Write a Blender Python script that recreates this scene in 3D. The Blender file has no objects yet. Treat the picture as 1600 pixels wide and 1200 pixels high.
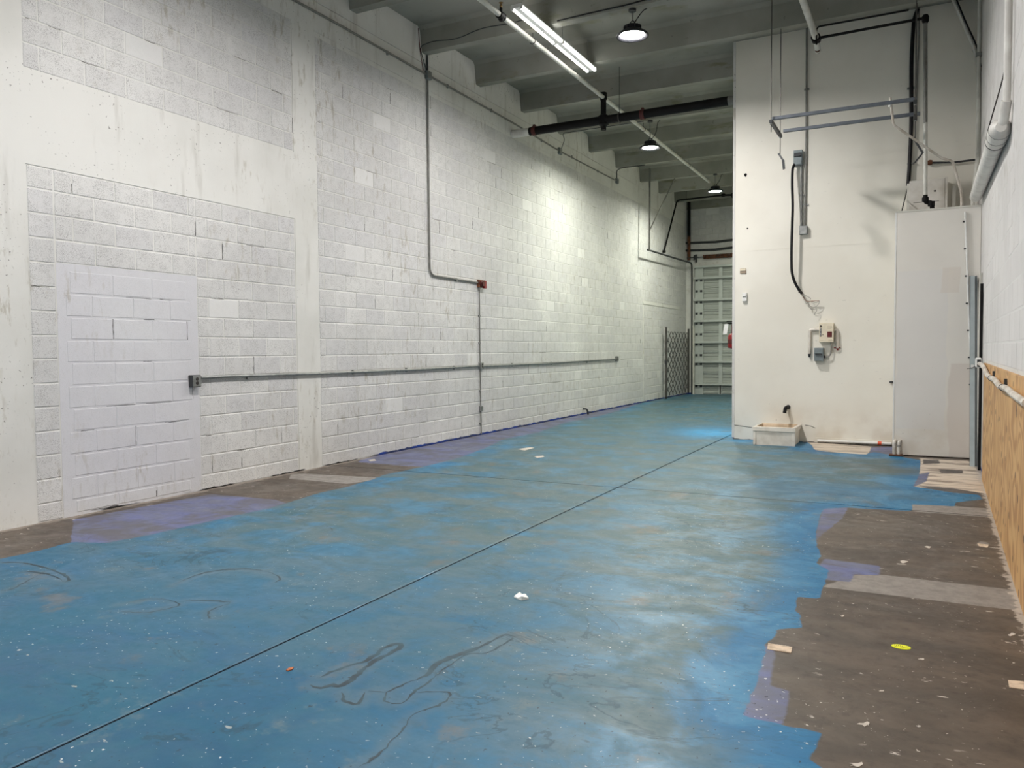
import bpy, bmesh, math, random
import numpy as np
from mathutils import Vector, Matrix
R = random.Random(7)
S = bpy.context.scene
COL = S.collection

# ------------------------------------------------------------------ camera
YAW, PITCH, ROLL, FPX, CAMH = -0.478831, -0.0427286, -0.00767761, 1226.465, 1.42
cy_, sy_, cp_, sp_ = math.cos(YAW), math.sin(YAW), math.cos(PITCH), math.sin(PITCH)
FW = Vector((sy_*cp_, cy_*cp_, sp_)); RT = Vector((cy_, -sy_, 0)); UP = RT.cross(FW)
c_, s_ = math.cos(ROLL), math.sin(ROLL)
RT, UP = c_*RT + s_*UP, -s_*RT + c_*UP
CAM = Vector((0, 0, CAMH))
cd = bpy.data.cameras.new('camera'); cam = bpy.data.objects.new('camera', cd); COL.objects.link(cam)
cd.sensor_width = 36; cd.lens = 36*FPX/1600; cd.clip_start = 0.05
m = Matrix((RT, UP, -FW)).transposed().to_4x4(); m.translation = CAM
cam.matrix_world = m
S.camera = cam
# ------------------------------------------------------------------ world, exposure
w = bpy.data.worlds.new('world'); S.world = w; w.use_nodes = True
w.node_tree.nodes['Background'].inputs[0].default_value = (0.9, 0.95, 1, 1)
w.node_tree.nodes['Background'].inputs[1].default_value = 0.02
S.view_settings.view_transform = 'Standard'; S.view_settings.look = 'None'
S.view_settings.gamma = 1; S.view_settings.use_curve_mapping = False
S.view_settings.exposure = 0.0
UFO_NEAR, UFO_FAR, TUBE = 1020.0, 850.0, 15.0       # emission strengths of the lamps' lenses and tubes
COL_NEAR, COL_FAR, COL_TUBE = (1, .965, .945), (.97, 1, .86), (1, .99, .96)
S.cycles.max_bounces = 8; S.cycles.diffuse_bounces = 5

def on(x, y, ax, v):
    "the point of the plane (axis ax = v) that stands at this place of the view"
    d = RT*(x-800) + UP*(600-y) + FW*FPX
    return CAM + d*((v-CAM[ax])/d[ax])
RX0, RK = 0.4233, 0.0214                       # the right wall leans off a little: x = RX0 + RK*y
def rw(x, y, off=0.0):
    d = RT*(x-800) + UP*(600-y) + FW*FPX
    return CAM + d*((RX0-off)/(d.x-RK*d.y))
def rwx(y): return RX0 + RK*y
def depth(P): return (Vector(P)-CAM).dot(FW)
def project(P):
    d = Vector(P)-CAM; z = d.dot(FW)
    return 800+FPX*d.dot(RT)/z, 600-FPX*d.dot(UP)/z

# ------------------------------------------------------------------ materials
def lin(c):
    f = lambda v: v/12.92 if v <= .04045 else ((v+.055)/1.055)**2.4
    return tuple(f(v/255) for v in c)+(1,)
class NT:
    def __init__(s, name, rough=.6, metal=0):
        s.m = bpy.data.materials.new(name); s.m.use_nodes = True
        s.t = s.m.node_tree; s.b = s.t.nodes['Principled BSDF']
        s.b.inputs['Roughness'].default_value = rough; s.b.inputs['Metallic'].default_value = metal
    def n(s, t): return s.t.nodes.new(t)
    def l(s, a, b): s.t.links.new(a, b)
    def put(s, sock, v):
        if hasattr(v, 'is_output') or isinstance(v, bpy.types.NodeSocket): s.l(v, sock)
        else: sock.default_value = v
    def pos(s, scale=(1, 1, 1), rot=(0, 0, 0)):
        g = s.n('ShaderNodeNewGeometry'); mp = s.n('ShaderNodeMapping')
        mp.inputs['Scale'].default_value = scale; mp.inputs['Rotation'].default_value = rot
        s.l(g.outputs['Position'], mp.inputs['Vector']); return mp.outputs[0]
    def noise(s, scale, detail=4, vec=None, rough=.55, dist=0):
        k = s.n('ShaderNodeTexNoise'); k.inputs['Scale'].default_value = scale; k.inputs['Detail'].default_value = detail
        k.inputs['Roughness'].default_value = rough; k.inputs['Distortion'].default_value = dist
        s.l(vec if vec is not None else s.pos(), k.inputs['Vector']); return k.outputs[0]
    def voro(s, scale, vec=None, feature='F1', out='Distance'):
        k = s.n('ShaderNodeTexVoronoi'); k.feature = feature; k.inputs['Scale'].default_value = scale
        s.l(vec if vec is not None else s.pos(), k.inputs['Vector']); return k.outputs[out]
    def math(s, op, a, b=0.0, c=None, clamp=False):
        k = s.n('ShaderNodeMath'); k.operation = op; k.use_clamp = clamp
        s.put(k.inputs[0], a); s.put(k.inputs[1], b)
        if c is not None: s.put(k.inputs[2], c)
        return k.outputs[0]
    def sstep(s, v, a, b, lo=0.0, hi=1.0):
        k = s.n('ShaderNodeMapRange'); k.interpolation_type = 'SMOOTHSTEP'
        s.put(k.inputs[0], v); k.inputs[1].default_value = a; k.inputs[2].default_value = b
        k.inputs[3].default_value = lo; k.inputs[4].default_value = hi; return k.outputs[0]
    def mix(s, f, a, b, blend='MIX'):
        k = s.n('ShaderNodeMix'); k.data_type = 'RGBA'; k.blend_type = blend
        s.put(k.inputs[0], f)
        for i, v in ((6, a), (7, b)):
            s.put(k.inputs[i], v)
        return k.outputs[2]
    def attr(s, name):
        k = s.n('ShaderNodeAttribute'); k.attribute_name = name; return k.outputs['Fac']
    def rnd(s):
        a = s.n('ShaderNodeObjectInfo').outputs['Random']; b = s.n('ShaderNodeNewGeometry').outputs['Random Per Island']
        return s.math('FRACT', s.math('ADD', a, b))
    def xyz(s):
        k = s.n('ShaderNodeSeparateXYZ'); s.l(s.n('ShaderNodeNewGeometry').outputs['Position'], k.inputs[0]); return k.outputs
    def bump(s, h, strength=.3, dist=.01):
        k = s.n('ShaderNodeBump'); k.inputs['Strength'].default_value = strength; k.inputs['Distance'].default_value = dist
        s.put(k.inputs['Height'], h); s.l(k.outputs[0], s.b.inputs['Normal'])
    def col(s, v): s.put(s.b.inputs['Base Color'], v)
    def rough(s, v): s.put(s.b.inputs['Roughness'], v)

def plain(name, c, rough=.5, metal=0, var=.12, scale=14, bump=0, c2=None):
    t = NT(name, rough, metal); a = lin(c); b = lin(c2) if c2 else tuple(v*(1-2*var) for v in a[:3])+(1,)
    n = t.noise(scale, 5)
    t.col(t.mix(t.sstep(n, .35, .7), a, b))
    if max(c) < 40: t.b.inputs['Specular IOR Level'].default_value = .2
    if bump: t.bump(t.noise(scale*6, 3), bump, .004)
    return t.m
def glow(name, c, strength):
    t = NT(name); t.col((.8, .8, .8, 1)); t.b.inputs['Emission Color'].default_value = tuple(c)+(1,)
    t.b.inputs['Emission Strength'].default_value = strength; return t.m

M = {}
def wall_paint(name, base, dark, speck=.35, blocky=True, tint=None):
    t = NT(name, .82)
    n1 = t.noise(.8, 5); n2 = t.noise(9, 6); fine = t.noise(190, 3); streak = t.noise(1, 5, t.pos((1, 6, .9)))
    c = t.mix(t.sstep(n1, .35, .7), lin(base), lin(dark))
    if blocky:
        r = t.rnd()
        c = t.mix(t.math('MULTIPLY', t.math('MULTIPLY', t.sstep(r, .0, 1), t.sstep(t.noise(.55, 3), .38, .6, .2, 1)), .85), c, lin(dark))
        if tint: c = t.mix(t.sstep(r, .6, .95, 0, .45), c, lin(tint))
        pit = t.math('MULTIPLY', t.sstep(fine, .5, .64), t.math('MULTIPLY', t.sstep(n2, .38, .58, .4, 1), speck))
        c = t.mix(pit, c, lin((118, 116, 115)))
        # some blocks were filled over smooth and carry brighter paint
        c = t.mix(t.sstep(r, .99, .992, 0, .8), c, lin(base))
        h = t.math('ADD', t.math('MULTIPLY', fine, t.sstep(n2, .25, .6)), t.math('MULTIPLY', n2, .5))
        t.bump(h, .35, .004)
    else:
        sp = t.sstep(t.noise(38, 2), .665, .70); sp = t.math('MULTIPLY', sp, t.sstep(t.noise(2.2, 3), .48, .62))
        c = t.mix(t.math('MULTIPLY', sp, .75), c, lin((70, 68, 64)))
        c = t.mix(t.sstep(streak, .55, .72, 0, .35), c, lin((150, 146, 136)))
        t.bump(t.math('ADD', t.math('MULTIPLY', t.noise(60, 4), .5), n2), .22, .004)
    # brownish grime in loose vertical runs
    g = t.math('MULTIPLY', t.sstep(t.noise(3, 6, t.pos((1, 5, 1.6)), .65), .55, .68), t.sstep(t.noise(.45, 2), .46, .6))
    c = t.mix(t.math('MULTIPLY', g, .5), c, lin((142, 132, 110)))
    # tar and blue paint slopped along the foot of the wall
    z = t.xyz()[2]; e = t.math('ADD', z, t.math('MULTIPLY', t.math('SUBTRACT', t.noise(7, 6), .5), .06))
    e = t.math('SUBTRACT', e, t.sstep(t.xyz()[1], 8.4, 8.7, 0, .016))
    foot = t.math('MULTIPLY', t.sstep(e, .010, .020, 1, 0), t.math('MAXIMUM', t.sstep(t.noise(1.1, 2), .46, .52), t.sstep(t.xyz()[1], 8.3, 8.7)))
    footc = t.mix(t.sstep(t.xyz()[1], 8.5, 8.7), lin((26, 25, 24)), t.mix(t.sstep(t.noise(1.7, 3), .45, .55), lin((18, 56, 140)), lin((36, 50, 96))))
    c = t.mix(foot, c, footc)
    t.col(c); return t.m
M['block'] = wall_paint('speckled painted block', (212, 211, 209), (196, 195, 194), .75, True, (202, 201, 203))
M['block_patch'] = wall_paint('smooth lavender white block', (205, 205, 207), (198, 197, 201), .22, True)
M['mortar'] = wall_paint('painted mortar and plaster', (214, 213, 209), (200, 199, 194), 0, False)
M['block_right'] = wall_paint('thick white block paint', (216, 213, 210), (204, 201, 198), .12, True)
M['joint_dark'] = plain('open dark joint', (92, 90, 88), .9)

def concrete_ceiling():
    t = NT('greyed ceiling paint', .8)
    c = t.mix(t.sstep(t.noise(.9, 5), .35, .7), lin((150, 149, 140)), lin((126, 126, 116)))
    st = t.math('MULTIPLY', t.sstep(t.noise(2.3, 6, t.pos((1, 1, 3))), .52, .66), t.sstep(t.noise(.6, 2), .48, .58))
    c = t.mix(t.math('MULTIPLY', st, .6), c, lin((110, 106, 76)))
    sp = t.math('MULTIPLY', t.sstep(t.noise(11, 4), .68, .73), .5)
    c = t.mix(sp, c, lin((92, 88, 78)))
    t.col(c); t.bump(t.noise(20, 6), .15, .006); return t.m
M['ceiling'] = concrete_ceiling()

def drywall(name, base, dark, box=False):
    t = NT(name, .62)
    x, y, z = t.xyz()
    c = t.mix(t.sstep(t.noise(.7, 4), .35, .68), lin(base), lin(dark))
    low = t.math('MULTIPLY', t.sstep(z, .05, .75, 1, 0), t.sstep(t.noise(2.5, 6), .38, .68))
    c = t.mix(t.math('MULTIPLY', low, .45), c, lin((186, 172, 150)))
    sc = t.math('MULTIPLY', t.sstep(t.noise(7, 6, t.pos((1, 1, 2.2))), .66, .74), t.sstep(t.noise(.9, 2), .48, .6))
    c = t.mix(t.math('MULTIPLY', sc, .4), c, lin((150, 148, 143)))
    sp = t.math('MULTIPLY', t.sstep(t.noise(30, 2), .755, .78), t.sstep(z, .1, 1.6, .8, .15))
    c = t.mix(sp, c, lin((78, 72, 64)))
    if box:
        def rect(x0, x1, z0, z1):
            w_ = t.math('ADD', x, t.math('MULTIPLY', t.math('SUBTRACT', t.noise(2.5, 3), .5), .1))
            a = t.math('MULTIPLY', t.sstep(w_, x0, x0+.02), t.sstep(w_, x1, x1+.02, 1, 0))
            return t.math('MULTIPLY', a, t.math('MULTIPLY', t.sstep(z, z0, z0+.02), t.sstep(z, z1, z1+.02, 1, 0)))
        c = t.mix(t.math('MULTIPLY', rect(.33, .75, .0, 1.2), .6), c, lin((205, 195, 186)))
        c = t.mix(t.math('MULTIPLY', rect(-.28, .3, .35, 2.4), .3), c, lin((208, 208, 210)))
        c = t.mix(t.math('MULTIPLY', rect(.22, .44, 2.1, 2.42), .6), c, lin((212, 203, 192)))
    foot = t.math('ADD', z, t.math('MULTIPLY', t.math('SUBTRACT', t.noise(8, 5), .5), .06))
    c = t.mix(t.sstep(foot, .0, .014, .9, 0), c, lin((40, 36, 32)))
    t.col(c); t.bump(t.math('ADD', t.noise(4, 5), t.math('MULTIPLY', t.noise(45, 3), .25)), .12, .006)
    return t.m
M['drywall'] = drywall('scuffed white drywall', (229, 226, 215), (220, 216, 204))
M['boxwall'] = drywall('patchy white box panel', (225, 221, 213), (215, 211, 203), True)

def plywood():
    t = NT('plywood', .6)
    d = t.noise(2.2, 3, t.pos((1, 1, .13)))
    n = t.noise(1.25, 2, t.pos((1, 1, .8)), .35, .5)
    g = t.math('PINGPONG', t.math('MULTIPLY', n, 17.0), .5)
    c = t.mix(t.sstep(g, .05, .42), lin((170, 126, 78)), lin((204, 164, 110)))
    c = t.mix(t.sstep(d, .4, .7, 0, .55), c, lin((190, 144, 90)))
    c = t.mix(t.sstep(t.noise(90, 2, t.pos((1, 1, .05))), .55, .75, 0, .35), c, lin((162, 118, 72)))
    dots = t.math('MULTIPLY', t.sstep(t.voro(6.5, t.pos((0, 1, 1))), .15, .18, 1, 0), .85)
    c = t.mix(dots, c, lin((52, 34, 22)))
    kn = t.math('MULTIPLY', t.sstep(t.noise(4.5, 2, t.pos((1, 2, .35))), .7, .76), .55)
    c = t.mix(kn, c, lin((128, 78, 46)))
    t.col(c); t.bump(t.noise(120, 2, t.pos((1, 1, .06))), .1, .002); return t.m
M['plywood'] = plywood()

def floor_mat():
    t = NT('worn painted floor', .5)
    x, y, z = t.xyz()
    nb = t.noise(.55, 4); nm = t.noise(2.1, 9, None, .68, .6); nf = t.noise(11, 9, None, .72); nff = t.noise(60, 4)
    sv = t.pos((1, 2.6, 1), (0, 0, .45)); streak = t.noise(1.5, 9, sv, .68, .5); fstreak = t.noise(9, 6, sv, .7)
    wob = t.math('MULTIPLY', t.math('SUBTRACT', t.noise(9, 5), .5), .05)
    def edge(name, soft=.006, amt=1.0):
        return t.sstep(t.math('ADD', t.attr(name), t.math('MULTIPLY', wob, amt)), -soft, soft)
    # old adhesive on concrete
    c = t.mix(t.sstep(streak, .36, .64), lin((92, 81, 71)), lin((72, 64, 57)))
    c = t.mix(t.sstep(nb, .48, .62, 0, .5), c, lin((94, 86, 77)))
    c = t.mix(t.sstep(nf, .5, .68, 0, .5), c, lin((58, 51, 46)))
    fl = t.math('MULTIPLY', t.sstep(t.noise(8, 5, t.pos((1, 2.2, 1), (0, 0, .1)), .6), .645, .66), t.sstep(t.noise(1.3, 3), .45, .58))
    c = t.mix(t.math('MULTIPLY', fl, .85), c, lin((196, 188, 178)))
    fine_fl = t.math('MULTIPLY', t.sstep(t.noise(40, 2), .69, .71), t.sstep(t.noise(2, 2), .42, .58))
    c = t.mix(t.math('MULTIPLY', fine_fl, .8), c, lin((206, 200, 190)))
    # bare tan concrete, light grey levelling strips
    tan = t.mix(t.sstep(t.noise(2.5, 7, t.pos((.6, 2.6, 1)), .65), .46, .6), lin((206, 192, 174)), lin((146, 132, 118)))
    c = t.mix(edge('sd_tan', .012, 1.6), c, tan)
    c = t.mix(t.math('MULTIPLY', edge('sd_grey', .008, .5), .95), c, t.mix(t.sstep(nf, .4, .65), lin((140, 134, 128)), lin((122, 117, 112))))
    c = t.mix(edge('sd_dark', .01, .8), c, lin((82, 77, 74)))
    # lavender primer
    lav = t.mix(t.sstep(streak, .38, .62), lin((92, 99, 142)), lin((92, 95, 114)))
    lav = t.mix(t.sstep(nm, .46, .6, 0, .7), lav, lin((92, 88, 88)))
    lsp = t.math('MULTIPLY', t.sstep(t.noise(34, 2), .66, .68), t.math('MULTIPLY', t.sstep(x, -3, -2), t.sstep(y, 4.6, 5.2, 1, 0))); lav = t.mix(lsp, lav, lin((196, 196, 200)))
    ldk = t.math('MULTIPLY', t.sstep(t.noise(30, 2, t.pos((1, 1, 1), (.4, .1, 2))), .68, .70), t.math('MULTIPLY', t.sstep(x, -3, -2), t.sstep(y, 4.6, 5.2, .8, 0))); lav = t.mix(ldk, lav, lin((34, 36, 60)))
    c = t.mix(edge('sd_lav', .008, .8), c, lav)
    # blue paint: clean near its edges, walked grey elsewhere
    sb = t.attr('sd_blue')
    bright = t.mix(t.sstep(nm, .36, .62), lin((30, 114, 154)), lin((24, 100, 142)))
    deep = t.mix(t.sstep(nm, .36, .62), lin((2, 72, 106)), lin((18, 84, 110)))
    worn = t.mix(t.sstep(streak, .38, .6), lin((62, 95, 102)), lin((86, 104, 105)))
    worn = t.mix(t.sstep(nf, .48, .68, 0, .55), worn, lin((60, 88, 98)))
    worn = t.mix(t.sstep(fstreak, .54, .7, 0, .4), worn, lin((108, 122, 121)))
    inner = t.sstep(t.math('ADD', sb, t.math('MULTIPLY', t.math('SUBTRACT', nm, .5), .9)), .14, .42)
    inner = t.math('MAXIMUM', inner, t.math('MULTIPLY', t.sstep(t.noise(.9, 5, None, .65), .40, .52, 0, .85), t.sstep(x, -2.2, -1.6, 1, 0)))
    wornf = t.math('MULTIPLY', inner, t.math('SUBTRACT', 1.0, t.math('MULTIPLY', t.attr('fresh'), .75)))
    mott = t.sstep(t.math('ADD', t.math('ADD', t.math('MULTIPLY', nm, .5), t.math('MULTIPLY', streak, .3)), t.math('MULTIPLY', nf, .2)), .40, .54, .35, 1.0)
    wornf = t.math('MULTIPLY', t.math('MULTIPLY', wornf, mott), t.math('SUBTRACT', 1.0, t.math('MULTIPLY', t.attr('deep'), .62)))
    b0 = t.mix(t.attr('deep'), bright, deep)
    b0 = t.mix(t.attr('sky'), b0, lin((44, 150, 204)))
    wornf = t.math('MULTIPLY', wornf, t.math('SUBTRACT', 1.0, t.attr('sky')))
    blue = t.mix(wornf, b0, worn)
    blue = t.mix(t.sstep(fstreak, .5, .66, 0, .4), blue, lin((28, 76, 98)))
    blue = t.mix(t.sstep(t.noise(3.1, 7, None, .72), .58, .70, 0, .38), blue, lin((112, 120, 116)))
    rust = t.math('MULTIPLY', t.sstep(t.noise(2.6, 5, t.pos((1, 1, 1), (.3, .2, 1)), .65), .58, .7), .4)
    blue = t.mix(rust, blue, lin((116, 100, 80)))
    loops = t.math('MULTIPLY', t.sstep(t.math('ABSOLUTE', t.math('SUBTRACT', t.noise(1.15, 7, t.pos((1, 1.5, 1)), .55, 1.1), .52)), .003, .012, 1, 0), t.sstep(t.noise(.9, 3), .46, .58))
    blue = t.mix(t.math('MULTIPLY', loops, .6), blue, lin((26, 62, 78)))
    blue = t.mix(t.sstep(t.attr('smudge'), 0, 1, 0, .8), blue, lin((84, 92, 88)))
    blue = t.mix(t.sstep(t.attr('stain'), 0, .07, .35, 0), blue, lin((92, 106, 112)))
    spk = t.math('MULTIPLY', t.sstep(t.noise(42, 2), .69, .715), t.sstep(t.noise(1.7, 2), .42, .58))
    blue = t.mix(t.math('MULTIPLY', spk, .85), blue, lin((206, 208, 204)))
    sc = t.math('MULTIPLY', t.sstep(t.noise(11, 4, t.pos((1, 3, 1), (0, 0, .3)), .6), .68, .70), t.sstep(t.noise(.8, 2), .46, .56))
    blue = t.mix(t.math('MULTIPLY', sc, .6), blue, lin((176, 180, 172)))
    dk = t.math('MULTIPLY', t.sstep(t.noise(33, 2, t.pos((1.3, 1, 1), (0, 0, 1))), .70, .72), .75)
    blue = t.mix(dk, blue, lin((22, 30, 36)))
    c = t.mix(edge('sd_blue', .006, .8), c, blue)
    # crumbled plaster along the right wall, dirt along the left
    dr = t.math('SUBTRACT', t.math('ADD', RX0, t.math('MULTIPLY', y, RK)), x)
    dr = t.math('ADD', dr, t.math('MULTIPLY', t.math('SUBTRACT', t.noise(16, 5), .5), .16))
    c = t.mix(t.sstep(dr, .035, .06, .75, 0), c, lin((186, 176, 164)))
    dl = t.math('ADD', t.math('ADD', x, 6.555), t.math('MULTIPLY', t.math('SUBTRACT', t.noise(6, 5), .5), .2))
    c = t.mix(t.math('MULTIPLY', t.sstep(dl, .05, .09, .8, 0), t.sstep(y, 8.4, 8.6, 1, .3)), c, lin((140, 130, 120)))
    t.col(c); t.b.inputs['Specular IOR Level'].default_value = .36
    t.rough(t.math('ADD', t.sstep(nm, .35, .62, .36, .54), t.math('MULTIPLY', t.math('SUBTRACT', nf, .5), .3)))
    t.bump(t.math('ADD', nf, t.math('MULTIPLY', nff, .3)), .1, .004)
    return t.m
M['floor'] = floor_mat()
M['groove'] = plain('dark saw cut', (20, 28, 36), .9)

M['galv'] = plain('galvanised conduit', (150, 152, 150), .42, .7, .15)
M['painted_conduit'] = plain('conduit with grey paint', (128, 127, 122), .55, .2)
M['grey_box'] = plain('grey steel box', (124, 134, 136), .5, .3, .1)
M['dark_grey'] = plain('dark grey steel', (66, 68, 70), .5, .4)
M['black'] = plain('black painted pipe', (20, 18, 18), .6, 0, .2, 6)
M['cable'] = plain('black cable', (24, 24, 26), .5)
M['white_pipe'] = plain('white painted pipe', (206, 205, 196), .45, 0, .1, 5)
M['pvc'] = plain('white pvc', (214, 208, 198), .4, 0, .08, 7, c2=(176, 166, 152))
M['vent'] = plain('scuffed vent pipe', (224, 222, 216), .5, 0, .05, 6, c2=(200, 196, 190))
M['red'] = plain('red paint', (126, 14, 14), .4)
M['dull_red'] = plain('dull red coupling', (84, 26, 22), .55)
M['rust'] = plain('rusted steel', (112, 66, 38), .75, .1, .2, 9, c2=(60, 42, 32))
M['orange'] = plain('orange tape', (226, 96, 62), .5)
M['beige'] = plain('beige case', (222, 212, 188), .5, 0, .04)
M['tan_plate'] = plain('tan plate', (160, 142, 122), .6)
M['white_plastic'] = plain('white plastic', (228, 228, 224), .45, 0, .04)
M['ink'] = plain('dark print', (44, 38, 36), .6)
M['maroon'] = plain('maroon window', (96, 26, 26), .3)
M['strut'] = plain('blue grey strut steel', (112, 118, 126), .45, .4, .1)
M['rod'] = plain('threaded rod', (92, 90, 86), .5, .5)
M['channel'] = plain('galvanised channel', (172, 182, 184), .42, .4, .08, 5)
M['channel_shaded'] = plain('shaded channel side', (120, 130, 134), .45, .6, .1, 5)  # same steel as the channel, with its sides' shade put into the colour
M['sink'] = plain('stained sink plastic', (226, 220, 208), .5, 0, .05, 5, c2=(202, 194, 180))
M['sink_in'] = plain('stained basin inside', (206, 184, 154), .55, 0, .05, 5, c2=(168, 146, 116))
M['door_panel'] = plain('grey door panel', (172, 176, 170), .5, .1, .06, 2)
M['door_strut'] = plain('galvanised door strut', (192, 197, 192), .45, .3, .06, 4)
M['gate'] = plain('dark gate steel', (84, 82, 78), .55, .4, .15)
M['jamb'] = plain('painted jamb', (206, 204, 194), .7, 0, .1, 4)
M['board'] = plain('painted board on chase', (206, 203, 196), .7, 0, .06, 3, c2=(178, 172, 160))
M['paper'] = plain('white paper', (224, 226, 222), .7, 0, .05)
M['yellow'] = plain('yellow sticker', (226, 232, 24), .5, 0, .03)
M['tile_chip'] = plain('tan tile chip', (212, 192, 168), .7, 0, .08, 20, c2=(166, 146, 124))
M['plaster'] = plain('plaster flake', (198, 189, 178), .8)
M['leaf'] = plain('brown leaf', (160, 92, 56), .7)
M['copper'] = plain('bare copper', (168, 96, 58), .4, .6)
M['lamp_body'] = plain('black lamp body', (46, 46, 50), .45, .3)
M['reflector'] = plain('white reflector', (226, 226, 224), .4, 0, .02)
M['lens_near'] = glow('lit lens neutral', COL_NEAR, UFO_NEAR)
M['lens_far'] = glow('lit lens greenish', COL_FAR, UFO_FAR)
M['tube'] = glow('lit tube', COL_TUBE, TUBE)
M['dark_hole'] = plain('dark hole', (20, 18, 16), .9)
M['wire'] = plain('pale wire', (150, 146, 138), .5)
M['brass'] = plain('dull brass', (120, 96, 60), .4, .6)

# ------------------------------------------------------------------ mesh helpers
WL = {}
def obj(name, bm, mat, parent=None, smooth=False, origin=None):
    if isinstance(bm, bpy.types.Mesh): me = bm
    else:
        bmesh.ops.recalc_face_normals(bm, faces=bm.faces[:])
        if origin is None:
            vs = [v.co for v in bm.verts]
            lo = Vector([min(v[i] for v in vs) for i in range(3)]); hi = Vector([max(v[i] for v in vs) for i in range(3)])
            origin = Vector(((lo.x+hi.x)/2, (lo.y+hi.y)/2, lo.z))
        bmesh.ops.translate(bm, verts=bm.verts[:], vec=-Vector(origin))
        me = bpy.data.meshes.new(name); bm.to_mesh(me); bm.free()
    for mm in (mat if isinstance(mat, (list, tuple)) else [mat]): me.materials.append(mm)
    if smooth:
        me.polygons.foreach_set('use_smooth', [True]*len(me.polygons))
        try: me.set_sharp_from_angle(angle=math.radians(40))
        except Exception: pass
    o = bpy.data.objects.new(name, me); COL.objects.link(o)
    o.location = Vector(origin) - (WL[parent.name] if parent else Vector((0, 0, 0)))
    if parent: o.parent = parent
    WL[o.name] = Vector(origin)
    return o
def tag(o, label=None, cat=None, group=None, kind=None):
    for k, v in (('label', label), ('category', cat), ('group', group), ('kind', kind)):
        if v: o[k] = v
    return o
def thing(name, label, cat, loc, group=None, kind=None):
    o = bpy.data.objects.new(name, None); COL.objects.link(o); o.location = loc; o.empty_display_size = .1
    WL[o.name] = Vector(loc)
    return tag(o, label, cat, group, kind)
NB = bmesh.new
def box(bm, x0, x1, y0, y1, z0, z1, bev=0, rot=None, at=None):
    r = bmesh.ops.create_cube(bm, size=1); vs = r['verts']
    bmesh.ops.scale(bm, vec=(x1-x0, y1-y0, z1-z0), verts=vs)
    bmesh.ops.translate(bm, vec=((x0+x1)/2, (y0+y1)/2, (z0+z1)/2), verts=vs)
    if bev:
        es = list({e for v in vs for e in v.link_edges})
        rr = bmesh.ops.bevel(bm, geom=es, offset=bev, segments=1, affect='EDGES', profile=.5)
        vs = list({v for f in rr['faces'] for v in f.verts})
    return bm
def bx(*a, **k): return box(NB(), *a, **k)
def rounded(pts, rad, n=5):
    pts = [Vector(p) for p in pts]; out = [pts[0]]
    for i in range(1, len(pts)-1):
        a, b, c = pts[i-1], pts[i], pts[i+1]
        u = (a-b); v = (c-b); r = min(rad, u.length*.45, v.length*.45)
        p, q = b+u.normalized()*r, b+v.normalized()*r
        for k in range(n+1):
            s = k/n; out.append(p*(1-s)**2 + b*2*s*(1-s) + q*s*s)
    return out+[pts[-1]]
def tube(bm, pts, r, n=8, cap=True):
    pts = [Vector(p) for p in pts]; rings = []; ref = None
    for i, p in enumerate(pts):
        d = (pts[min(i+1, len(pts)-1)]-pts[max(i-1, 0)]).normalized()
        if ref is None: ref = d.orthogonal().normalized()
        ref = (ref-d*ref.dot(d)); ref = ref.normalized() if ref.length > 1e-6 else d.orthogonal().normalized()
        bn = d.cross(ref); rr = r[i] if isinstance(r, (list, tuple)) else r
        rings.append([bm.verts.new(p+(ref*math.cos(2*math.pi*k/n)+bn*math.sin(2*math.pi*k/n))*rr) for k in range(n)])
    for a, b in zip(rings, rings[1:]):
        for k in range(n): bm.faces.new((a[k], a[(k+1) % n], b[(k+1) % n], b[k]))
    if cap: bm.faces.new(rings[0][::-1]); bm.faces.new(rings[-1])
    return bm
def tb(pts, r, n=8): return tube(NB(), pts, r, n)
def lathe(bm, c, prof, n=24, axis='Z'):
    c = Vector(c); rings = []
    for r, h in prof:
        ring = []
        for k in range(n):
            a = 2*math.pi*k/n; p = Vector((r*math.cos(a), r*math.sin(a), h))
            if axis == 'X': p = Vector((h, p.x, p.y))
            if axis == 'Y': p = Vector((p.x, h, p.y))
            ring.append(bm.verts.new(c+p))
        rings.append(ring)
    for a, b in zip(rings, rings[1:]):
        for k in range(n): bm.faces.new((a[k], a[(k+1) % n], b[(k+1) % n], b[k]))
    bm.faces.new(rings[0][::-1]); bm.faces.new(rings[-1]); return bm
def lt(c, prof, n=24, axis='Z'): return lathe(NB(), c, prof, n, axis)
def prism(bm, pts, z0, z1):
    a = [bm.verts.new((x, y, z0)) for x, y in pts]; b = [bm.verts.new((x, y, z1)) for x, y in pts]
    n = len(pts)
    for k in range(n): bm.faces.new((a[k], a[(k+1) % n], b[(k+1) % n], b[k]))
    bm.faces.new(a[::-1]); bm.faces.new(b); return bm
def bar(bm, p, q, wv, hv):
    "rectangular bar from p to q; wv and hv are its half-width vectors"
    p, q, wv, hv = map(Vector, (p, q, wv, hv)); V = []
    for c in (p, q):
        V.append([bm.verts.new(c+wv*i+hv*j) for i, j in ((-1, -1), (1, -1), (1, 1), (-1, 1))])
    a, b = V
    for k in range(4): bm.faces.new((a[k], a[(k+1) % 4], b[(k+1) % 4], b[k]))
    bm.faces.new(a[::-1]); bm.faces.new(b); return bm
def struct(name, bm, mat, label, parent=None, **k):
    o = obj(name, bm, mat, parent, **k)
    return tag(o, label, None, None, 'structure')

XL, YN, YF, YP, YB = -6.555, -6.0, 24.6, 12.55, 11.45
ZS, ZC = 5.80, 6.15          # underside of the beams, of the slab

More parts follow.
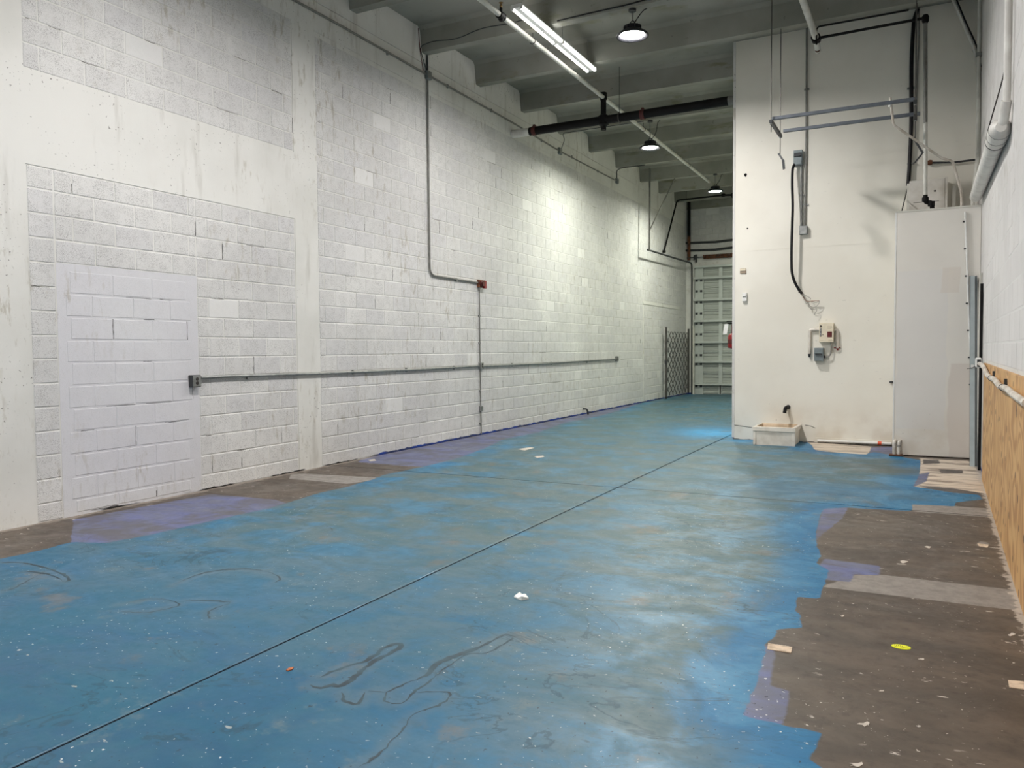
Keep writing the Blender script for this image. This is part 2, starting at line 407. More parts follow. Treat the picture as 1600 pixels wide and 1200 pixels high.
# ------------------------------------------------------------------ floor
JX, JY = -2.745, 7.63
FLOOR_STAINS = []
def floor():
    def axis(segs, joint):
        v = []
        for a, b, st in segs: v += list(np.arange(a, b-1e-6, st))
        v.append(segs[-1][1]); v = np.array(v); v = v[np.abs(v-joint) > .02]
        return np.sort(np.concatenate([v, [joint-.0055, joint-.0045, joint+.0045, joint+.0055]]))
    xs = axis([(-6.75, .95, .028)], JX); ys = axis([(YN, 1.5, .25), (1.5, 9, .026), (9, 14, .045), (14, 24.8, .09)], JY)
    X, Y = np.meshgrid(xs, ys, indexing='ij'); nx, ny = X.shape
    Z = np.zeros_like(X)
    gx = np.abs(xs-JX) < .005; gy = np.abs(ys-JY) < .005
    Z[gx, :] = -.008; Z[:, gy] = -.008
    co = np.stack([X, Y, Z], -1).reshape(-1, 3)
    i, j = np.meshgrid(np.arange(nx-1), np.arange(ny-1), indexing='ij')
    a = (i*ny+j).ravel(); F = np.stack([a, a+ny, a+ny+1, a+1], -1)
    me = bpy.data.meshes.new('floor'); me.vertices.add(len(co)); me.vertices.foreach_set('co', co.ravel().astype(np.float32))
    me.loops.add(F.size); me.loops.foreach_set('vertex_index', F.ravel().astype(np.int32))
    me.polygons.add(len(F)); me.polygons.foreach_set('loop_start', np.arange(0, F.size, 4, dtype=np.int32))
    mi = ((np.abs((xs[:-1]+xs[1:])/2-JX) < .0056)[:, None] | (np.abs((ys[:-1]+ys[1:])/2-JY) < .0056)[None, :]).ravel().astype(np.int32)
    me.polygons.foreach_set('material_index', mi)
    me.update(calc_edges=True)
    P = co[:, :2]
    G = lambda pts: np.array([tuple(on(px, py, 2, 0))[:2] for px, py in pts])
    def segdist(poly, closed=True):
        d = np.full(len(P), 1e9); n = len(poly)
        for k in range(n if closed else n-1):
            a, b = poly[k], poly[(k+1) % n]; ab = b-a
            tt = np.clip(((P-a)@ab)/max(ab@ab, 1e-9), 0, 1)
            d = np.minimum(d, np.hypot(*(P-(a+tt[:, None]*ab)).T))
        return d
    def inside(poly):
        r = np.zeros(len(P), bool); n = len(poly); x, y = P.T
        for k in range(n):
            (x0, y0), (x1, y1) = poly[k], poly[(k+1) % n]
            if y0 == y1: continue
            c = ((y0 > y) != (y1 > y)) & (x < (x1-x0)*(y-y0)/(y1-y0)+x0); r ^= c
        return r
    def sdf(polys):
        out = np.full(len(P), -9.)
        for q in polys:
            d = segdist(q); out = np.maximum(out, np.where(inside(q), d, -d))
        return out
    left = [(0, 873), (42, 865), (112, 847), (167, 848), (237, 835), (317, 817), (375, 804), (421, 794), (458, 783), (500, 770), (537, 762), (579, 750), (600, 742),
            (671, 727), (715, 716), (761, 699), (787, 686), (840, 676), (881, 661), (937, 650), (982, 637), (1003, 629), (1040, 621), (1062, 618)]
    right = [(1273, 703), (1300, 707), (1352, 710), (1366, 706), (1403, 713), (1438, 719), (1437, 740), (1427, 760), (1490, 770), (1529, 773), (1536, 780), (1494, 785), (1491, 791),
             (1425, 788), (1425, 799), (1323, 793), (1286, 795), (1280, 812), (1275, 832), (1276, 853), (1284, 868), (1275, 879), (1295, 892), (1286, 918), (1280, 935), (1247, 933), (1241, 955), (1249, 959),
             (1254, 981), (1215, 983), (1208, 996), (1193, 1007), (1197, 1012), (1185, 1060), (1161, 1118), (1226, 1133), (1284, 1146), (1267, 1187), (1282, 1199)]
    L = G(left); Rr = G(right)
    Lx = L[0]
    blue = np.concatenate([[[Lx[0]-.3, 2.3], [-6.0, YN], [.1, YN], [.1, 2.4]], Rr[::-1], [[-1.4, 12.25], [-1.5, 12.56], [-2.6, 12.56], [-2.6, 25], [-6.4, 25]], L[::-1]])
    A = {}
    A['sd_blue'] = sdf([blue])
    A['sd_lav'] = sdf([G([(115, 812), (180, 800), (330, 772), (430, 781), (455, 788), (300, 828), (200, 850), (110, 852)]),
                       G([(566, 714), (760, 676), (1000, 627), (1003, 632), (900, 665), (780, 700), (672, 729), (630, 728), (560, 722)]),
                       G([(1155, 1122), (1180, 1060), (1192, 1005), (1212, 1015), (1203, 1072), (1234, 1079), (1224, 1134)]),
                       G([(1288, 873), (1375, 884), (1374, 899), (1334, 897), (1330, 910), (1286, 905), (1280, 885)]),
                       G([(1275, 832), (1286, 793), (1325, 793), (1316, 810), (1286, 834), (1270, 850)]),
                       G([(1362, 698), (1397, 698), (1405, 714), (1355, 712)]), G([(1427, 742), (1452, 738), (1448, 752), (1425, 762)])])
    A['sd_grey'] = sdf([G([(455, 741), (475, 740), (600, 747), (544, 756), (452, 748)]), G([(1334, 899), (1377, 898), (1594, 923), (1600, 955), (1284, 917)]),
                        G([(1425, 786), (1548, 795), (1551, 809), (1425, 799)]), G([(1530, 845), (1545, 848), (1543, 857), (1526, 852)])])
    A['sd_tan'] = sdf([G([(1438, 716), (1513, 720), (1531, 738), (1544, 772), (1480, 762), (1427, 762)]), G([(1262, 690), (1362, 698), (1360, 711), (1272, 704)])])
    A['sd_dark'] = sdf([G([(1442, 718), (1466, 718), (1469, 724), (1443, 725)]), G([(1467, 733), (1504, 735), (1505, 740), (1470, 739)]), G([(1432, 758), (1490, 763), (1543, 772), (1545, 780), (1530, 774), (1480, 769)])])
    st = [[(500, 1058), (530, 1045), (565, 1035), (585, 1025), (600, 1012), (620, 1006), (628, 1010), (610, 1020), (575, 1040), (550, 1062), (530, 1072), (520, 1070), (500, 1075), (485, 1070)],
          [(805, 995), (790, 991), (770, 1000), (740, 1015), (710, 1025), (685, 1037), (670, 1052), (650, 1062), (625, 1072), (605, 1082), (600, 1092), (615, 1100), (635, 1095), (645, 1082), (665, 1070), (685, 1052), (710, 1035), (730, 1022), (760, 1020), (785, 1007), (805, 995)],
          [(645, 1082), (700, 1082), (703, 1090), (690, 1100), (650, 1115), (635, 1130), (620, 1150), (590, 1180), (560, 1199)],
          [(575, 1080), (600, 1082)], [(535, 1082), (540, 1095), (555, 1100), (565, 1095), (570, 1082)],
          [(0, 879), (33, 879), (70, 887), (104, 900), (102, 909), (75, 897), (40, 893)], [(0, 925), (25, 917), (70, 893)],
          [(266, 916), (316, 896), (375, 889), (416, 893), (438, 904), (425, 912)], [(290, 938), (358, 941), (329, 954), (329, 967), (346, 965)],
          [(185, 945), (240, 935), (280, 945), (230, 957), (190, 955)], [(450, 830), (505, 822), (520, 830), (500, 835)]]
    d = np.full(len(P), 9.)
    for q in st: d = np.minimum(d, segdist(G(q), False))
    A['stain'] = d
    def blob(items):
        o = np.zeros(len(P))
        for px, py, rx, ry, s in items:
            g = on(px, py, 2, 0); o = np.maximum(o, s*np.exp(-(((P[:, 0]-g.x)/rx)**2+((P[:, 1]-g.y)/ry)**2)))
        return o
    A['fresh'] = blob([(1120, 672, .9, 1.1, 1), (60, 1000, 1.2, 1.2, .7), (330, 1120, 1.2, .7, .9), (250, 940, .8, .9, .5), (1400, 770, .9, .35, 1), (1230, 1160, .35, .6, .8), (1320, 770, 1, .5, .7), (560, 1150, .7, .5, .8), (40, 880, .8, .3, 1)])
    A['sky'] = blob([(1112, 677, .62, .75, 1), (1165, 689, .4, .25, .8)])
    A['deep'] = np.clip(1-(P[:, 1]-2.0)/3.2, 0, 1)*np.clip((-.9-P[:, 0])/1.2, 0, 1)
    A['smudge'] = blob([(1400, 735, .42, .38, 1), (1340, 728, .5, .3, .8)])
    for k, v in A.items():
        at = me.attributes.new(k, 'FLOAT', 'POINT'); at.data.foreach_set('value', v.astype(np.float32))
    FLOOR_STAINS.extend(st)
    o = obj('floor', me, [M['floor'], M['groove']], None, origin=(0, 0, 0))
    tag(o, 'worn blue painted concrete floor with brown and lavender patches', None, None, 'structure')
    return o
FL = floor()
M['stain'] = plain('dark dried rim', (42, 72, 84), .45, 0, .25, 9, c2=(20, 38, 48))
rs_ = random.Random(5)
def rim(pxs, w=.007):
    P = [on(a, b, 2, 0) for a, b in pxs]; Q = []
    for k in range(len(P)-1):
        p0, p1, p2, p3 = P[max(k-1, 0)], P[k], P[k+1], P[min(k+2, len(P)-1)]
        m_ = max(2, int((p2-p1).length/.02))
        for i in range(m_):
            u = i/m_
            q = .5*(2*p1+(p2-p0)*u+(2*p0-5*p1+4*p2-p3)*u*u+(3*p1-p0-3*p2+p3)*u**3)
            Q.append(q+Vector((rs_.uniform(-.006, .006), rs_.uniform(-.006, .006), 0)))
    Q.append(P[-1]); bm = bmesh.new(); prev = None; w0 = w
    for i, q in enumerate(Q):
        d = (Q[min(i+1, len(Q)-1)]-Q[max(i-1, 0)]); d = Vector((-d.y, d.x, 0)).normalized()
        w0 = min(max(w0+rs_.uniform(-.004, .004), w*.2), w*1.8); e_ = w0*min(1, .15+i/4, .15+(len(Q)-1-i)/4)
        cur = (bm.verts.new((q.x-d.x*e_, q.y-d.y*e_, .0006)), bm.verts.new((q.x+d.x*e_, q.y+d.y*e_, .0006)))
        if prev: bm.faces.new((prev[0], prev[1], cur[1], cur[0]))
        prev = cur
    return bm
for k, q in enumerate(FLOOR_STAINS): obj('stain', rim(q, (.0085, .0105, .0105, .006, .005, .006, .005, .005, .005, .004, .003)[k]), M['stain'], FL)

# ------------------------------------------------------------------ ceiling with its beams
bm = NB(); box(bm, XL-.2, -2.5, 12.6, YF+.2, ZC, ZC+.2); box(bm, XL-.2, .95, YN-.2, 12.6, ZC, ZC+.2)
ceil = struct('ceiling', bm, M['ceiling'], 'grey concrete slab ceiling carried by a row of beams')
BY = [8.165-1.645*k for k in range(9, 0, -1)]+[8.165, 9.81, 11.40, 13.04, 14.70, 16.365, 18.09, 19.94, 21.6, 23.2]
for y in BY:
    x1 = -2.6 if y > 12.5 else rwx(y)+.02
    bm = NB(); a = .14; t = .045
    vs = [(y, ZS), (y+a, ZS), (y+a+t, ZC-.05), (y+a+t+.05, ZC+.001), (y-t-.05, ZC+.001), (y-t, ZC-.05)]
    A = [bm.verts.new((XL-.01, p, q)) for p, q in vs]; B = [bm.verts.new((x1, p, q)) for p, q in vs]
    for k in range(6): bm.faces.new((A[k], A[(k+1) % 6], B[(k+1) % 6], B[k]))
    bm.faces.new(A[::-1]); bm.faces.new(B)
    obj('beam', bm, M['ceiling'], ceil)

# ------------------------------------------------------------------ block walls
BC = {}
def block_mesh(w, h, t, sgn, mat, var):
    if mat.name.startswith('thick'): t = .0016
    key = (round(w, 2), round(h, 2), sgn, mat.name, var)
    if key in BC: return BC[key]
    rr = random.Random(hash((key[0], key[1], var)) & 0xffff); c = .006; j = lambda: rr.uniform(-.003, .003)
    bm = NB()
    o = [bm.verts.new((0, p, q)) for p, q in ((-w/2, 0), (w/2, 0), (w/2, h), (-w/2, h))]
    f = [bm.verts.new((sgn*(t+rr.uniform(-.0012, .0012)), p+j(), q+j())) for p, q in ((-w/2+c, c), (w/2-c, c), (w/2-c, h-c), (-w/2+c, h-c))]
    for k in range(4): bm.faces.new((o[k], o[(k+1) % 4], f[(k+1) % 4], f[k]))
    bm.faces.new(f)
    bmesh.ops.recalc_face_normals(bm, faces=bm.faces[:])
    f0 = [fc for fc in bm.faces if abs(fc.normal.x) > .9]
    if f0 and f0[0].normal.x*sgn < 0: bmesh.ops.reverse_faces(bm, faces=bm.faces[:])
    me = bpy.data.meshes.new('block'); bm.to_mesh(me); bm.free(); me.materials.append(mat)
    BC[key] = me; return me
def course_blocks(y0, y1, z0, z1, phase, zph, L=.4064, H=.2035, jw=.010):
    "running bond of blocks that fills a field; gives (yc, z, w, h)"
    out = []; k = math.floor((z0-zph)/H)
    while zph+k*H < z1-.02:
        a, b = max(zph+k*H, z0), min(zph+(k+1)*H, z1)
        if b-a > .05:
            y = y0 - ((y0-phase-(L/2 if k % 2 else 0)) % L)
            while y < y1-.02:
                p, q = max(y, y0), min(y+L, y1)
                if q-p > .05: out.append(((p+q)/2, a+jw/2, q-p-jw, b-a-jw))
                y += L
        k += 1
    return out
def lay(parent, blocks, sgn, to_world, mats, limit, far_label):
    "blocks: (yc, z, w, h, mat). The ones that show largest are single parts, the rest one part."
    sc = []
    for b in blocks:
        P = to_world(b[0], b[1]+b[3]/2); dp = depth(P)
        if dp < .3: continue
        Q = to_world(b[0]+b[2]/2, b[1]+b[3]/2); Q2 = to_world(b[0]-b[2]/2, b[1]+b[3]/2)
        u, v = project(P)
        if not (-60 < u < 1660 and -60 < v < 1260): 
            continue
        sc.append((abs(project(Q)[0]-project(Q2)[0])*b[3]*FPX/dp, b))
    sc.sort(key=lambda q: -q[0])
    for i, (_, b) in enumerate(sc[:limit]):
        me = block_mesh(b[2], b[3], .0045, sgn, b[4], i % 6)
        o = bpy.data.objects.new('block', me); COL.objects.link(o); o.parent = parent; o.location = (0, b[0], b[1])
    rest = sc[limit:]
    if rest:
        V, F = [], []
        for i, (_, b) in enumerate(rest):
            me = block_mesh(b[2], b[3], .0045, sgn, b[4], i % 6); n = len(V)
            V += [(v.co.x, v.co.y+b[0], v.co.z+b[1]) for v in me.vertices]; F += [[n+k for k in p.vertices] for p in me.polygons]
        me = bpy.data.meshes.new('block_field'); me.from_pydata(V, [], F); me.materials.append(mats)
        o = bpy.data.objects.new('block_field', me); COL.objects.link(o); o.parent = parent; o['kind'] = 'stuff'; o['label'] = far_label

# left wall: backing at XL, blocks stand 4.5 mm proud of the joints
bm = bx(XL-.2, XL, YN, YF+.2, -.1, ZC+.1)
wl = struct('wall_left', bm, M['mortar'], 'long white painted block wall on the left', origin=(XL, 0, 0))
def trimbox(name, y0, y1, z0, z1, t=.006, mat='mortar'):
    return obj(name, bx(XL-.01, XL+t, y0, y1, z0, z1), M[mat], wl)
trimbox('column', 7.10, 7.49, 0, 5.30); trimbox('column', 2.2, 3.955, 0, 5.30)
trimbox('infill_panel', 4.19, 5.66, 0, 2.2, .0015, 'block_patch')
trimbox('tie_beam', 3.955, 7.10, 2.99, 3.765)
trimbox('ledger', YN, YF, 5.30, 5.655, .006); trimbox('ledger', YN, YF, 5.66, ZC, .012)
BL = []
for f in (course_blocks(3.962, 4.185, 0.0, 2.985, 3.9, .155, 10.0), course_blocks(5.66, 7.09, 0.0, 2.985, 5.8, .155), course_blocks(4.19, 5.66, 2.2, 2.985, 4.15, .155),
          course_blocks(3.965, 7.09, 3.775, 5.295, 4.1, 3.775)): BL += [b+(M['block'],) for b in f]
BL += [b+(M['block_patch'],) for b in course_blocks(4.26, 5.58, 0.02, 2.14, 4.30, -.06, .41, .2, .013)]
BL += [b+(M['block'],) for b in course_blocks(7.50, 20.2, 0, 5.25, 7.6, .155)]
BL += [b+(M['block'],) for b in course_blocks(20.2, 24.55, 2.72, 5.25, 7.6, .155)]+[b+(M['block'],) for b in course_blocks(23.75, 24.55, 0, 2.72, 7.6, .155)]
BL += [b+(M['block_patch'],) for b in course_blocks(20.3, 23.7, 0.0, 2.62, 20.4, .0, .41, .205)]
lay(wl, BL, 1, lambda y, z: Vector((XL, y, z)), M['block'], 300, 'painted blocks of the far stretch of the wall')
bm = NB(); box(bm, XL-.01, XL+.016, 20.2, 23.78, 2.63, 2.70); obj('infill_head', bm, M['mortar'], wl)

bm = NB(); rc = random.Random(11)
for b in BL:
    near = 3.9 < b[0] < 7.1
    if rc.random() > (.42 if near and b[4] is M['block_patch'] else .16 if near else .12): continue
    y0, y1 = b[0]-b[2]/2-.005, b[0]+b[2]/2+.005; z0, z1 = b[1]-.005, b[1]+b[3]+.005
    if rc.random() < .6: u0 = rc.uniform(0, .6); u1 = min(1, u0+rc.uniform(.2, .8)); A0, B0 = (y0+(y1-y0)*u0, z0), (y0+(y1-y0)*u1, z0)
    else: u1 = rc.uniform(.5, 1); A0, B0 = (y1, z0+.01), (y1, z0+(z1-z0)*u1)
    n_ = 6; pts = []
    for k in range(n_+1):
        u = k/n_; pts.append((XL+.0035, A0[0]+(B0[0]-A0[0])*u+rc.uniform(-.002, .002), A0[1]+(B0[1]-A0[1])*u+rc.uniform(-.0025, .0025)))
    tube(bm, pts, [rc.uniform(.0008, .0032) for _ in pts], 4)
jc = obj('joint_cracks', bm, M['joint_dark'], wl); jc['kind'] = 'stuff'
# right wall, turned a little
ang = math.atan(RK)
bm = bx(0, .2, YN, 12.9, -.1, ZC+.1)
wr = struct('wall_right', bm, M['mortar'], 'white painted block wall close on the right', origin=(0, 0, 0))
wr.location = (RX0, 0, 0); wr.rotation_euler = (0, 0, -ang)
RW = lambda y, z: Vector((RX0+y*math.sin(ang), y*math.cos(ang), z))
BR = [b+(M['block_right'],) for b in course_blocks(4.6, 12.5, 1.27, 6.0, 4.7, 1.25)]
lay(wr, BR, -1, RW, M['block_right'], 300, 'painted blocks high up on the wall')

# far wall with the overhead door
bm = NB(); DX0, DX1, DZ = -6.30, -2.9, 3.98
box(bm, XL, DX0, YF, YF+.2, 0, ZC); box(bm, DX0, -2.6, YF, YF+.2, DZ, ZC); box(bm, DX1, -2.6, YF, YF+.2, 0, DZ)
wb = struct('wall_back', bm, M['mortar'], 'white block wall at the far end above the overhead door', origin=(XL, YF, 0))
for (p, z, w_, h) in course_blocks(XL+.05, -4.6, 4.55, 5.75, XL, 4.15):
    me = block_mesh(w_, h, .005, -1, M['block'], 1)
    o = bpy.data.objects.new('block', me); COL.objects.link(o); o.parent = wb; o.location = (p-XL, 0, z); o.rotation_euler = (0, 0, math.pi/2)
obj('lintel', bx(XL, -2.6, YF-.03, YF+.01, 5.78, ZC), M['ceiling'], wb)
# wall behind the camera
struct('wall_front', bx(XL-.2, .75, YN-.2, YN, -.1, ZC+.1), M['mortar'], 'white wall behind the viewpoint')
# storage room partition
bm = NB(); box(bm, -2.6, rwx(YP)+.02, YP, YP+.12, 0, ZC+.05)
wm = struct('wall_middle', bm, M['drywall'], 'tall white drywall partition on the right half of the hall')
bm = NB(); box(bm, -2.6, -2.48, YP+.12, YF+.1, 0, ZC+.05)
obj('side_wall', bm, M['drywall'], wm)
obj('corner_bead', bx(-2.612, -2.575, YP-.006, YP+.03, .02, ZC), M['mortar'], wm)
for px, py, r in ((1165, 273, .022), (1168, 357, .013), (1165, 275, .014)):
    p = on(px, py, 1, YP); obj('hole', lt((p.x, YP, p.z), [(r, -.004), (r*.6, -.002), (r*.6, .0)], 10, 'Y'), M['dark_hole'], wm)
for z, s in ((2.93, .0), (1.22, 0)):
    obj('panel_seam', bx(-2.57, -.3, YP-.0025, YP, z, z+.012), M['drywall'], wm)
for a, b in (((1147, 664), (1175, 668)), ((1258, 664), (1268, 666)), ((1268, 666), (1274, 669))):
    p, q = on(*a, 1, YP), on(*b, 1, YP); obj('crack', tb([(p.x, YP-.001, p.z), (q.x, YP-.001, q.z)], .004, 5), M['dark_hole'], wm)
# boxed-in corner
bm = NB(); box(bm, -.295, rwx(YB)-.004, YB, YP-.002, .012, 3.185, .004)
wc = struct('wall_corner', bm, M['boxwall'], 'low white boxed-in pipe enclosure in the corner by the right wall')
obj('top_trim', bx(-.30, rwx(YB)-.006, YB-.006, YB+.02, 3.17, 3.19), M['jamb'], wc)
obj('corner_bead', bx(-.302, -.285, YB-.004, YB+.012, .03, 3.18), M['white_plastic'], wc)
obj('seam_trim', bx(.575, .60, YB-.004, YB, .05, 1.2), M['boxwall'], wc)

# ------------------------------------------------------------------ overhead door
door = thing('door_1', 'grey sectional overhead door at the far end', 'door', (DX0, YF+.06, 0), None, 'structure'); del door['category']
zs = [0.0, .32, 1.02, 1.63, 2.29, 2.95, 3.63, 3.98]
def corrug(z0, z1):
    bm = NB(); n = max(2, int(round((z1-z0)/.165))); pr = []
    for k in range(n):
        a = z0+(z1-z0)*k/n; s = (z1-z0)/n
        pr += [(.0, a), (.0, a+s*.12), (-.022, a+s*.2), (-.022, a+s*.46), (.0, a+s*.54)]
    pr.append((.0, z1)); A = [bm.verts.new((DX0, YF+.07+p, z)) for p, z in pr]; B = [bm.verts.new((DX1, YF+.07+p, z)) for p, z in pr]
    for k in range(len(pr)-1): bm.faces.new((A[k], B[k], B[k+1], A[k+1]))
    return bm
for a, b in zip(zs, zs[1:]): obj('panel', corrug(a+.004, b-.004), M['door_panel'], door)
for z in zs[1:]:
    bm = NB(); box(bm, DX0, DX1, YF-.09, YF+.05, z-.032, z+.032, .006); obj('strut', bm, M['door_strut'], door)
for a, b in zip(zs[1:], zs[2:]):
    obj('rail', bx(DX0+.2, DX1, YF+.025, YF+.045, (a+b)/2-.012, (a+b)/2+.014), M['door_strut'], door)
for x, wd in ((-6.28, .26), (-5.54, .11), (-4.72, .11), (-3.9, .11), (-3.1, .15)):
    obj('stile', bx(x, x+wd, YF+.02, YF+.046, 0, DZ), M['door_strut'], door)
for z in zs[1:-1]+[2.6, 1.95, 1.3, 3.3]:
    bm = NB()
    for x_ in (-6.26, -6.12): box(bm, x_, x_+.07, YF-.012, YF+.02, z-.105, z-.04, .004)
    obj('hinge', bm, M['dark_grey'], door)
obj('lock_bar', bx(-5.5, -5.46, YF-.01, YF+.02, .02, .3), M['gate'], door)
# tracks, spring
tr = thing('door_track', 'steel curved overhead door track hung beside the far left wall', 'track', (-6.33, YF-.06, 0))
def strip(pts, w_, t_): 
    bm = NB(); tube(bm, pts, t_, 6); return bm
path = [(-6.36, YF-.05, 0), (-6.36, YF-.05, 3.75), (-6.33, YF-.2, 4.09), (-6.31, 22.5, 4.05), (-6.3, 19.85, 4.005)]
obj('rail', tb(rounded(path, .35, 8), .028, 6), M['dark_grey'], tr, True)
obj('hanger', bar(NB(), (-6.26, 19.86, 3.98), (-6.26, 19.9, 6.15), (.018, 0, 0), (0, .018, 0)), M['painted_conduit'], tr)
e = on(1040, 255, 2, ZS); obj('brace', bar(NB(), (-6.26, 19.87, 4.5), (-5.6, 20.0, 5.86), (.014, 0, 0), (0, .014, 0)), M['painted_conduit'], tr)
sp = thing('torsion_spring', 'rusty torsion spring and shaft above the overhead door', 'spring', (-4.7, YF-.1, 4.2))
obj('shaft', lt((DX0, YF-.12, 4.27), [(.014, -.2), (.014, 3.5)], 10, 'X'), M['dark_grey'], sp, True)
bm = NB(); pts = []
for k in range(60*12): pts.append((-5.99+2.6*k/(60*12), YF-.12+.052*math.cos(k*math.pi/6), 4.27+.052*math.sin(k*math.pi/6)))
tube(bm, pts, .020, 5); obj('coil', bm, M['rust'], sp, True)
bm = NB(); lathe(bm, (-6.25, YF-.12, 4.27), [(.03, -.03), (.075, -.03), (.075, .03), (.03, .03)], 14, 'X'); obj('cable_drum', bm, M['dark_grey'], sp, True)
obj('bearing_plate', bx(-6.23, -6.2, YF-.16, YF-.032, 4.12, 4.36), M['dark_grey'], sp)
for px0, py0, px1, py1, lb in ((1063, 380, 1175, 371, 'upper dark pipe on the far wall above the door'), (1061, 392, 1175, 383, 'lower dark pipe on the far wall above the door')):
    p, q = on(px0, py0, 1, YF-.06), on(px1, py1, 1, YF-.06)
    bm = tb([(p.x+.02, YF-.06, p.z), ((p.x+q.x)/2, YF-.05, (p.z+q.z)/2-.05), (q.x, YF-.06, q.z)], .035, 8); lathe(bm, (p.x+.05, YF-.06, p.z), [(.055, -.04), (.055, .04)], 10, 'X')
    tag(obj('wall_pipe', bm, M['dark_grey'], None, True), lb, 'pipe')
dp = thing('drain_pipe', 'rust streaked drain pipe in the far left corner', 'pipe', (-6.46, YF-.09, 4.0))
obj('upper_pipe', tb([(-6.45, YF-.08, 4.95), (-6.45, YF-.08, 6.0)], .05, 10), M['black'], dp, True)
obj('lower_pipe', tb([(-6.45, YF-.08, 4.2), (-6.45, YF-.08, 4.96)], .05, 10), M['rust'], dp, True)
# ------------------------------------------------------------------ scissor gate along the left wall
gt = thing('scissor_gate', 'folded dark scissor gate standing by the far left wall', 'gate', (-6.44, 23.2, 0))
GX, g0, g1, GZ = -6.42, 21.95, 24.35, 1.93
bm = NB()
n = 7; cw = (g1-g0)/n; H_ = GZ-.09
for fam in (1, -1):
    for k in range(-7, 2*n):
        u0 = g0+(k+.5)*cw; u1 = u0+fam*6.5*cw       # top end and bottom end
        a, b = (u0, GZ), (u1, .09)
        lo, hi = 0., 1.
        for lim, s in ((g0, 1), (g1, -1)):
            da, db = s*(a[0]-lim), s*(b[0]-lim)
            if da < 0 and db < 0: lo, hi = 1, 0
            elif da < 0: lo = max(lo, -da/(db-da))
            elif db < 0: hi = min(hi, da/(da-db))
        if hi-lo < .04: continue
        P = lambda s: Vector((GX+fam*.012, a[0]+(b[0]-a[0])*s, a[1]+(b[1]-a[1])*s))
        bmq = NB(); d = (P(hi)-P(lo)).normalized(); side = d.cross(Vector((1, 0, 0)))*.010
        bar(bmq, P(lo), P(hi), side, (.005, 0, 0)); obj('slat', bmq, M['gate'], gt)
for y in (g0-.02, g1+.03):
    obj('post', bx(GX-.025, GX+.025, y-.02, y+.02, .05, GZ+.12), M['gate'], gt)
obj('caster', lt((GX, g0, .04), [(.04, -.015), (.04, .015)], 12, 'X'), M['black'], gt, True)
obj('hasp', bx(GX-.03, GX+.035, g0-.06, g0-.01, 1.0, 1.1), M['dark_grey'], gt)
bp = on(1080, 513, 1, YF-.15)
tag(obj('bollard_pipe', tb([(-6.28, YF-.16, 0), (-6.28, YF-.16, 2.15)], .035, 8), M['jamb'], None, True), 'white pipe guard standing at the left door jamb', 'pipe')

# ------------------------------------------------------------------ lamps
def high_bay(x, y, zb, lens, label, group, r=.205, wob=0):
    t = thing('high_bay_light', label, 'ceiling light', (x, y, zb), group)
    obj('shade', lt((x, y, zb), [(r*.70, .045), (r*.74, .022), (r-.012, .0), (r, .002), (r+.003, .014), (r-.01, .034), (r*.6, .078), (r*.5, .085)], 32), M['lamp_body'], t, True)
    bm = NB(); lathe(bm, (x, y, zb+.08), [(r*.5, 0), (r*.5, .055), (r*.44, .06)], 24)
    for k in range(20):
        a = 2*math.pi*k/20; c, s = math.cos(a), math.sin(a)
        bar(bm, (x+c*r*.46, y+s*r*.46, zb+.11), (x+c*r*.56, y+s*r*.56, zb+.11), (-s*.003, c*.003, 0), (0, 0, .024))
    obj('heat_sink', bm, M['lamp_body'], t, True)
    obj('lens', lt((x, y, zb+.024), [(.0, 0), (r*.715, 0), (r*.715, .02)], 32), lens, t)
    pts = [(x+.028*math.cos(k*math.pi/8), y, zb+.172+.028*math.sin(k*math.pi/8)) for k in range(17)]
    obj('eye_bolt', tube(NB(), pts, .007, 6), M['lamp_body'], t, True)
    obj('hanger', tb([(x-.004, y, zb+.2), (x-.006, y, ZS)], .005, 5), M['rod'], t)
    obj('chain', tb([(x+.004, y, zb+.19), (x+.014, y+.01, ZS)], .004, 5), M['galv'], t)
    obj('mount', lt((x, y, ZS-.03), [(.05, 0), (.05, .03)], 12), M['dark_grey'], t)
    q = [(x+.02, y, zb+.15), (x+.05, y, zb+.2), (x+.11, y+.01, zb+.28), (x+.15, y+.02, ZS-.03), (x+.19, y+.02, ZS-.02)]
    obj('cord', tb(rounded(q, .08, 4), .0065, 6), M['cable'], t, True)
    return t
high_bay(-3.34, 9.88, 5.45, M['lens_near'], 'black round high bay light nearest, above the black pipe run at top centre', 'high bay lights')
high_bay(-4.64, 14.77, 5.27, M['lens_far'], 'middle round high bay light, just behind the thick black pipe', 'high bay lights', .2)
high_bay(-4.6, 20.0, 5.35, M['lens_far'], 'farthest round high bay light near the overhead door wall', 'high bay lights', .2)
for y, lb_ in ((4.95, 'round high bay light hung just above the top frame edge'), (.01, 'unseen high bay light added straight over the viewpoint'), (-3.28, 'unseen high bay light added farthest behind the viewpoint')):
    high_bay(-3.34, y, 5.45, M['lens_near'], lb_, 'high bay lights behind the view')  # the two by the viewpoint are unseen, added to light the near floor
bm = NB(); box(bm, -3.12, -2.95, 9.78, 9.81, 5.83, 5.95, .004)
tag(obj('junction_box', bm, M['grey_box']), 'grey box on the beam beside the nearest high bay light', 'electrical box')

